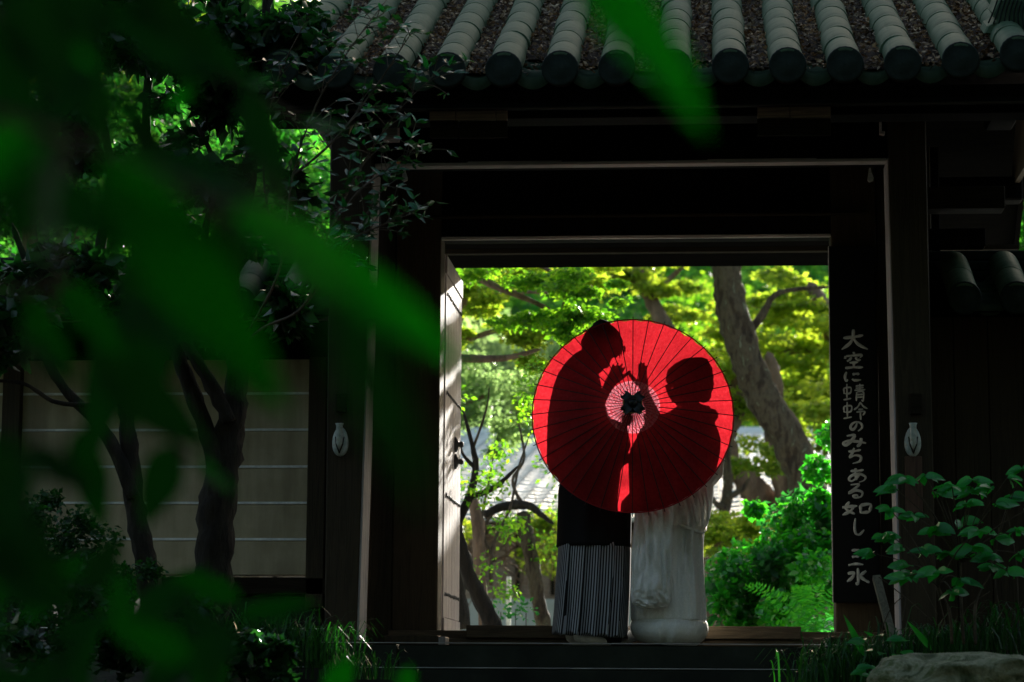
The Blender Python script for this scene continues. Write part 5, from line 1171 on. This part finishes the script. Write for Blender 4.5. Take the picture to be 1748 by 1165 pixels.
# fern like cover at the left
fc = tree_root(120, 950, 10.3, 'fine leaved green bush low at the left before the wall', name='bush', cat='bush')
crown(fc, [(70, 900, 10.3, .22, 1500), (150, 940, 10.3, .24, 1700), (60, 990, 10.2, .25, 1500), (200, 990, 10.3, .16, 900), (20, 840, 10.3, .2, 900)], 'grass', .028, 51, flat=.8)
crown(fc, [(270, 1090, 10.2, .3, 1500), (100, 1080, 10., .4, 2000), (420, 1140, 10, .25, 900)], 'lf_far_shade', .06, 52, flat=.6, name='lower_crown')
# red brown fallen leaves by the trunk
g_ = np.random.default_rng(3); pts = np.array([P(x, y, 10.9) for x, y in zip(g_.normal(335, 28, 60), g_.normal(1090, 9, 60))])
V_, F_ = leaves(pts, .03, .5, .1, .4, 8, cull=False); setp(mk('fallen_leaves', V_, F_, plain('red_brown_leaf', (.3, .09, .04)), None), 'red brown fallen leaves at the foot of the forked tree', 'fallen leaves', kind='stuff')

# ------------------------------------------------------------------ blurred branches close to the lens
FL = {k: [leaf_mesh('leaf', M[k], 1, .40, .12, .10, .15, 10, s) for s in range(3)] for k in ('lf_fore', 'lf_fore_mid', 'lf_fore_dark')}
def near_branch(label, Yb, twig, lv):
    q = P(*twig[0], Yb); t_ = thing('leafy_branch', q, label, 'branch', 'branches close to the camera')
    V_, F_ = tube(spline([P(x, y, Yb) for x, y in twig], 5), [.003]*99, 6); mk('twig', V_, F_, M['twig'], t_, True)
    for (x0, y0, x1, y1, w_, Y0, Y1, mt, tilt) in lv:
        a, b = P(x0, y0, Y0), P(x1, y1, Y1); L = (b-a).length; me = random.choice(FL[mt])
        wr = (w_/ppm((Y0+Y1)/2))/L/.40
        place('leaf', me, orient(a, b, Vector((tilt, -1, .35+tilt)), wr), t_)
    return t_
B, D, E_ = 'lf_fore', 'lf_fore_dark', 'lf_fore_mid'
near_branch('blurred foreground branch with broad green leaves crossing the left gate post', 1.5, [(-60, 180), (180, 260), (330, 330), (430, 400)],
  [(400, 362, 818, 622, 122, 1.5, 1.48, B, .1), (175, 260, 500, 725, 150, 1.42, 1.5, E_, -.1), (250, 280, 470, 330, 110, 1.6, 1.55, D, .3), (60, 215, -60, 330, 120, 1.5, 1.5, B, 0), (20, -40, 130, 190, 120, 1.8, 1.8, D, 0), (-30, 40, 60, 260, 120, 1.8, 1.8, D, .1), (110, -60, 180, 120, 90, 1.8, 1.8, D, 0), (120, 240, 30, 470, 150, 1.5, 1.6, D, .2)])
near_branch('blurred green leaf hanging over the roof tiles at top centre', 1.45, [(760, -260), (860, -160), (960, -80)],
  [(955, -130, 1218, 208, 125, 1.45, 1.42, B, .1), (860, -160, 1000, -20, 90, 1.5, 1.5, D, 0)])
near_branch('small blurred leaf cluster before the dark trees at upper left', 2.6, [(360, 120), (450, 170), (520, 210)],
  [(505, 212, 600, 214, 42, 2.6, 2.6, B, 1.2), (400, 140, 480, 138, 34, 2.6, 2.6, B, 1.0), (330, 150, 280, 190, 30, 2.6, 2.6, B, .8)])
near_branch('blurred twig of pointed leaves at the left edge', 2.1, [(-40, 470), (40, 500), (120, 480)],
  [(30, 500, 130, 650, 60, 2.1, 2.1, E_, .1), (100, 480, 215, 610, 66, 2.1, 2.1, E_, 0), (60, 500, 20, 620, 70, 2.1, 2.2, D, 0), (90, 210, -20, 290, 110, 2.0, 2.0, B, .2), (110, 60, 170, 120, 40, 2.1, 2.1, B, 0)])
near_branch('faint blurred leaf trailing down beside the left gate post', .95, [(420, 300), (520, 420), (570, 500)], [(560, 480, 735, 880, 100, .95, .95, D, 0)])
near_branch('blurred leaf tip before the tree fork in front of the wall', 2.4, [(240, 700), (300, 760), (330, 790)], [(330, 785, 405, 840, 40, 2.4, 2.4, B, .9), (300, 760, 240, 900, 80, 2.4, 2.4, D, 0)])
g = random.Random(21)
zones = [(-60, 420, -60, 380, 15), (-60, 240, 430, 800, 6), (-60, 150, 700, 1000, 6), (80, 400, -20, 130, 6), (150, 330, 480, 560, 3)]
lvs = []
for x0, x1, y0, y1, n in zones:
    for k in range(n):
        x, y = g.uniform(x0, x1), g.uniform(y0, y1); a = g.uniform(.2, 2.2); L = g.uniform(120, 260); Yl = g.uniform(1.6, 2.6)
        lvs.append((x, y, x+math.cos(a)*L, y+math.sin(a)*L, L*.38, Yl, Yl+g.uniform(-.05, .05), D, g.uniform(-.3, .3)))
near_branch('mass of dull dark leaves hanging close to the lens at the left', 2.2, [(-80, -60), (60, 120), (120, 300), (90, 520), (60, 760), (40, 900)], lvs)
lvs = []
for k in range(34):
    x, y = g.uniform(-60, 470), g.uniform(1010, 1230); a = g.uniform(3.4, 6.0); L = g.uniform(80, 190); Yl = g.uniform(1.9, 3.2)
    lvs.append((x, y, x+math.cos(a)*L, y+math.sin(a)*L*.8, L*.36, Yl, Yl, E_ if k % 3 == 1 else D, g.uniform(-.4, .6)))
lvs.append((560, 1190, 600, 1120, 46, 3., 3., B, .9)); lvs.append((690, 1180, 700, 1135, 36, 3., 3., B, .2))
near_branch('low blurred leaves along the bottom left edge', 2.5, [(-80, 1200), (120, 1190), (330, 1210), (560, 1200)], lvs)

# ------------------------------------------------------------------ unseen grove round the camera, added to keep sky light off the front
for k, (x, y, z, r, lb) in enumerate(((-4.4, 3.5, 5.2, 3.1, 'tall grove tree left of the path near the camera'), (4.2, 4.5, 5.6, 3.1, 'tall grove tree right of the path near the camera'), (-.5, -2.5, 6.5, 3.9, 'big grove tree behind the camera'),
                                    (5.6, 9.6, 5.0, 2.2, 'grove tree right of the gate before the plank wall'), (-5.5, -3, 3.5, 3, 'grove tree behind the camera to the left'), (5.5, -3, 3.5, 3, 'grove tree behind the camera to the right'),
  (-9, -9, 3.6, 4.6, 'dense grove tree far behind the camera at the left'), (-3, -10, 3.8, 4.8, 'dense grove tree far behind the camera left of the path'), (3.5, -10, 3.6, 4.8, 'dense grove tree far behind the camera right of the path'), (9.5, -9, 3.8, 4.8, 'dense grove tree far behind the camera at the right'), (-10, 0, 3.4, 3.6, 'dense grove tree well left of the camera'), (9.5, 1, 3.4, 3.6, 'dense grove tree well right of the camera'), (8.5, 7, 3.2, 2.8, 'dense grove tree beside the right wall'), (-10, 6, 3.4, 2.8, 'dense grove tree beside the left wall'))):
    gz = ground_z(x, y); t_ = thing('tree', (x, y, gz), lb, 'tree', 'trees of the shady grove')
    V_, F_ = tube(spline([(x, y, gz-.2), (x+.2, y, z*.4), (x, y+.1, z+.4)], 6), [.28]*6+[.2]*7, 10, .3); mk('trunk', V_, F_, M['bark_d'], t_, True)
    cs, rs, ns = [], [], []; g4 = np.random.default_rng(200+k)
    for j in range(40):
        d = g4.normal(size=3); d /= np.linalg.norm(d); cs.append((x+d[0]*r*.75, y+d[1]*r*.75, z+d[2]*r*.5)); rs.append(r*.42); ns.append(420)
    V_, F_ = leaves(cloud(cs, rs, ns, 200+k, .8, .3), .17, .6, .2, .5, 300+k); mk('crown', V_, F_, M['lf_canopy'], t_)
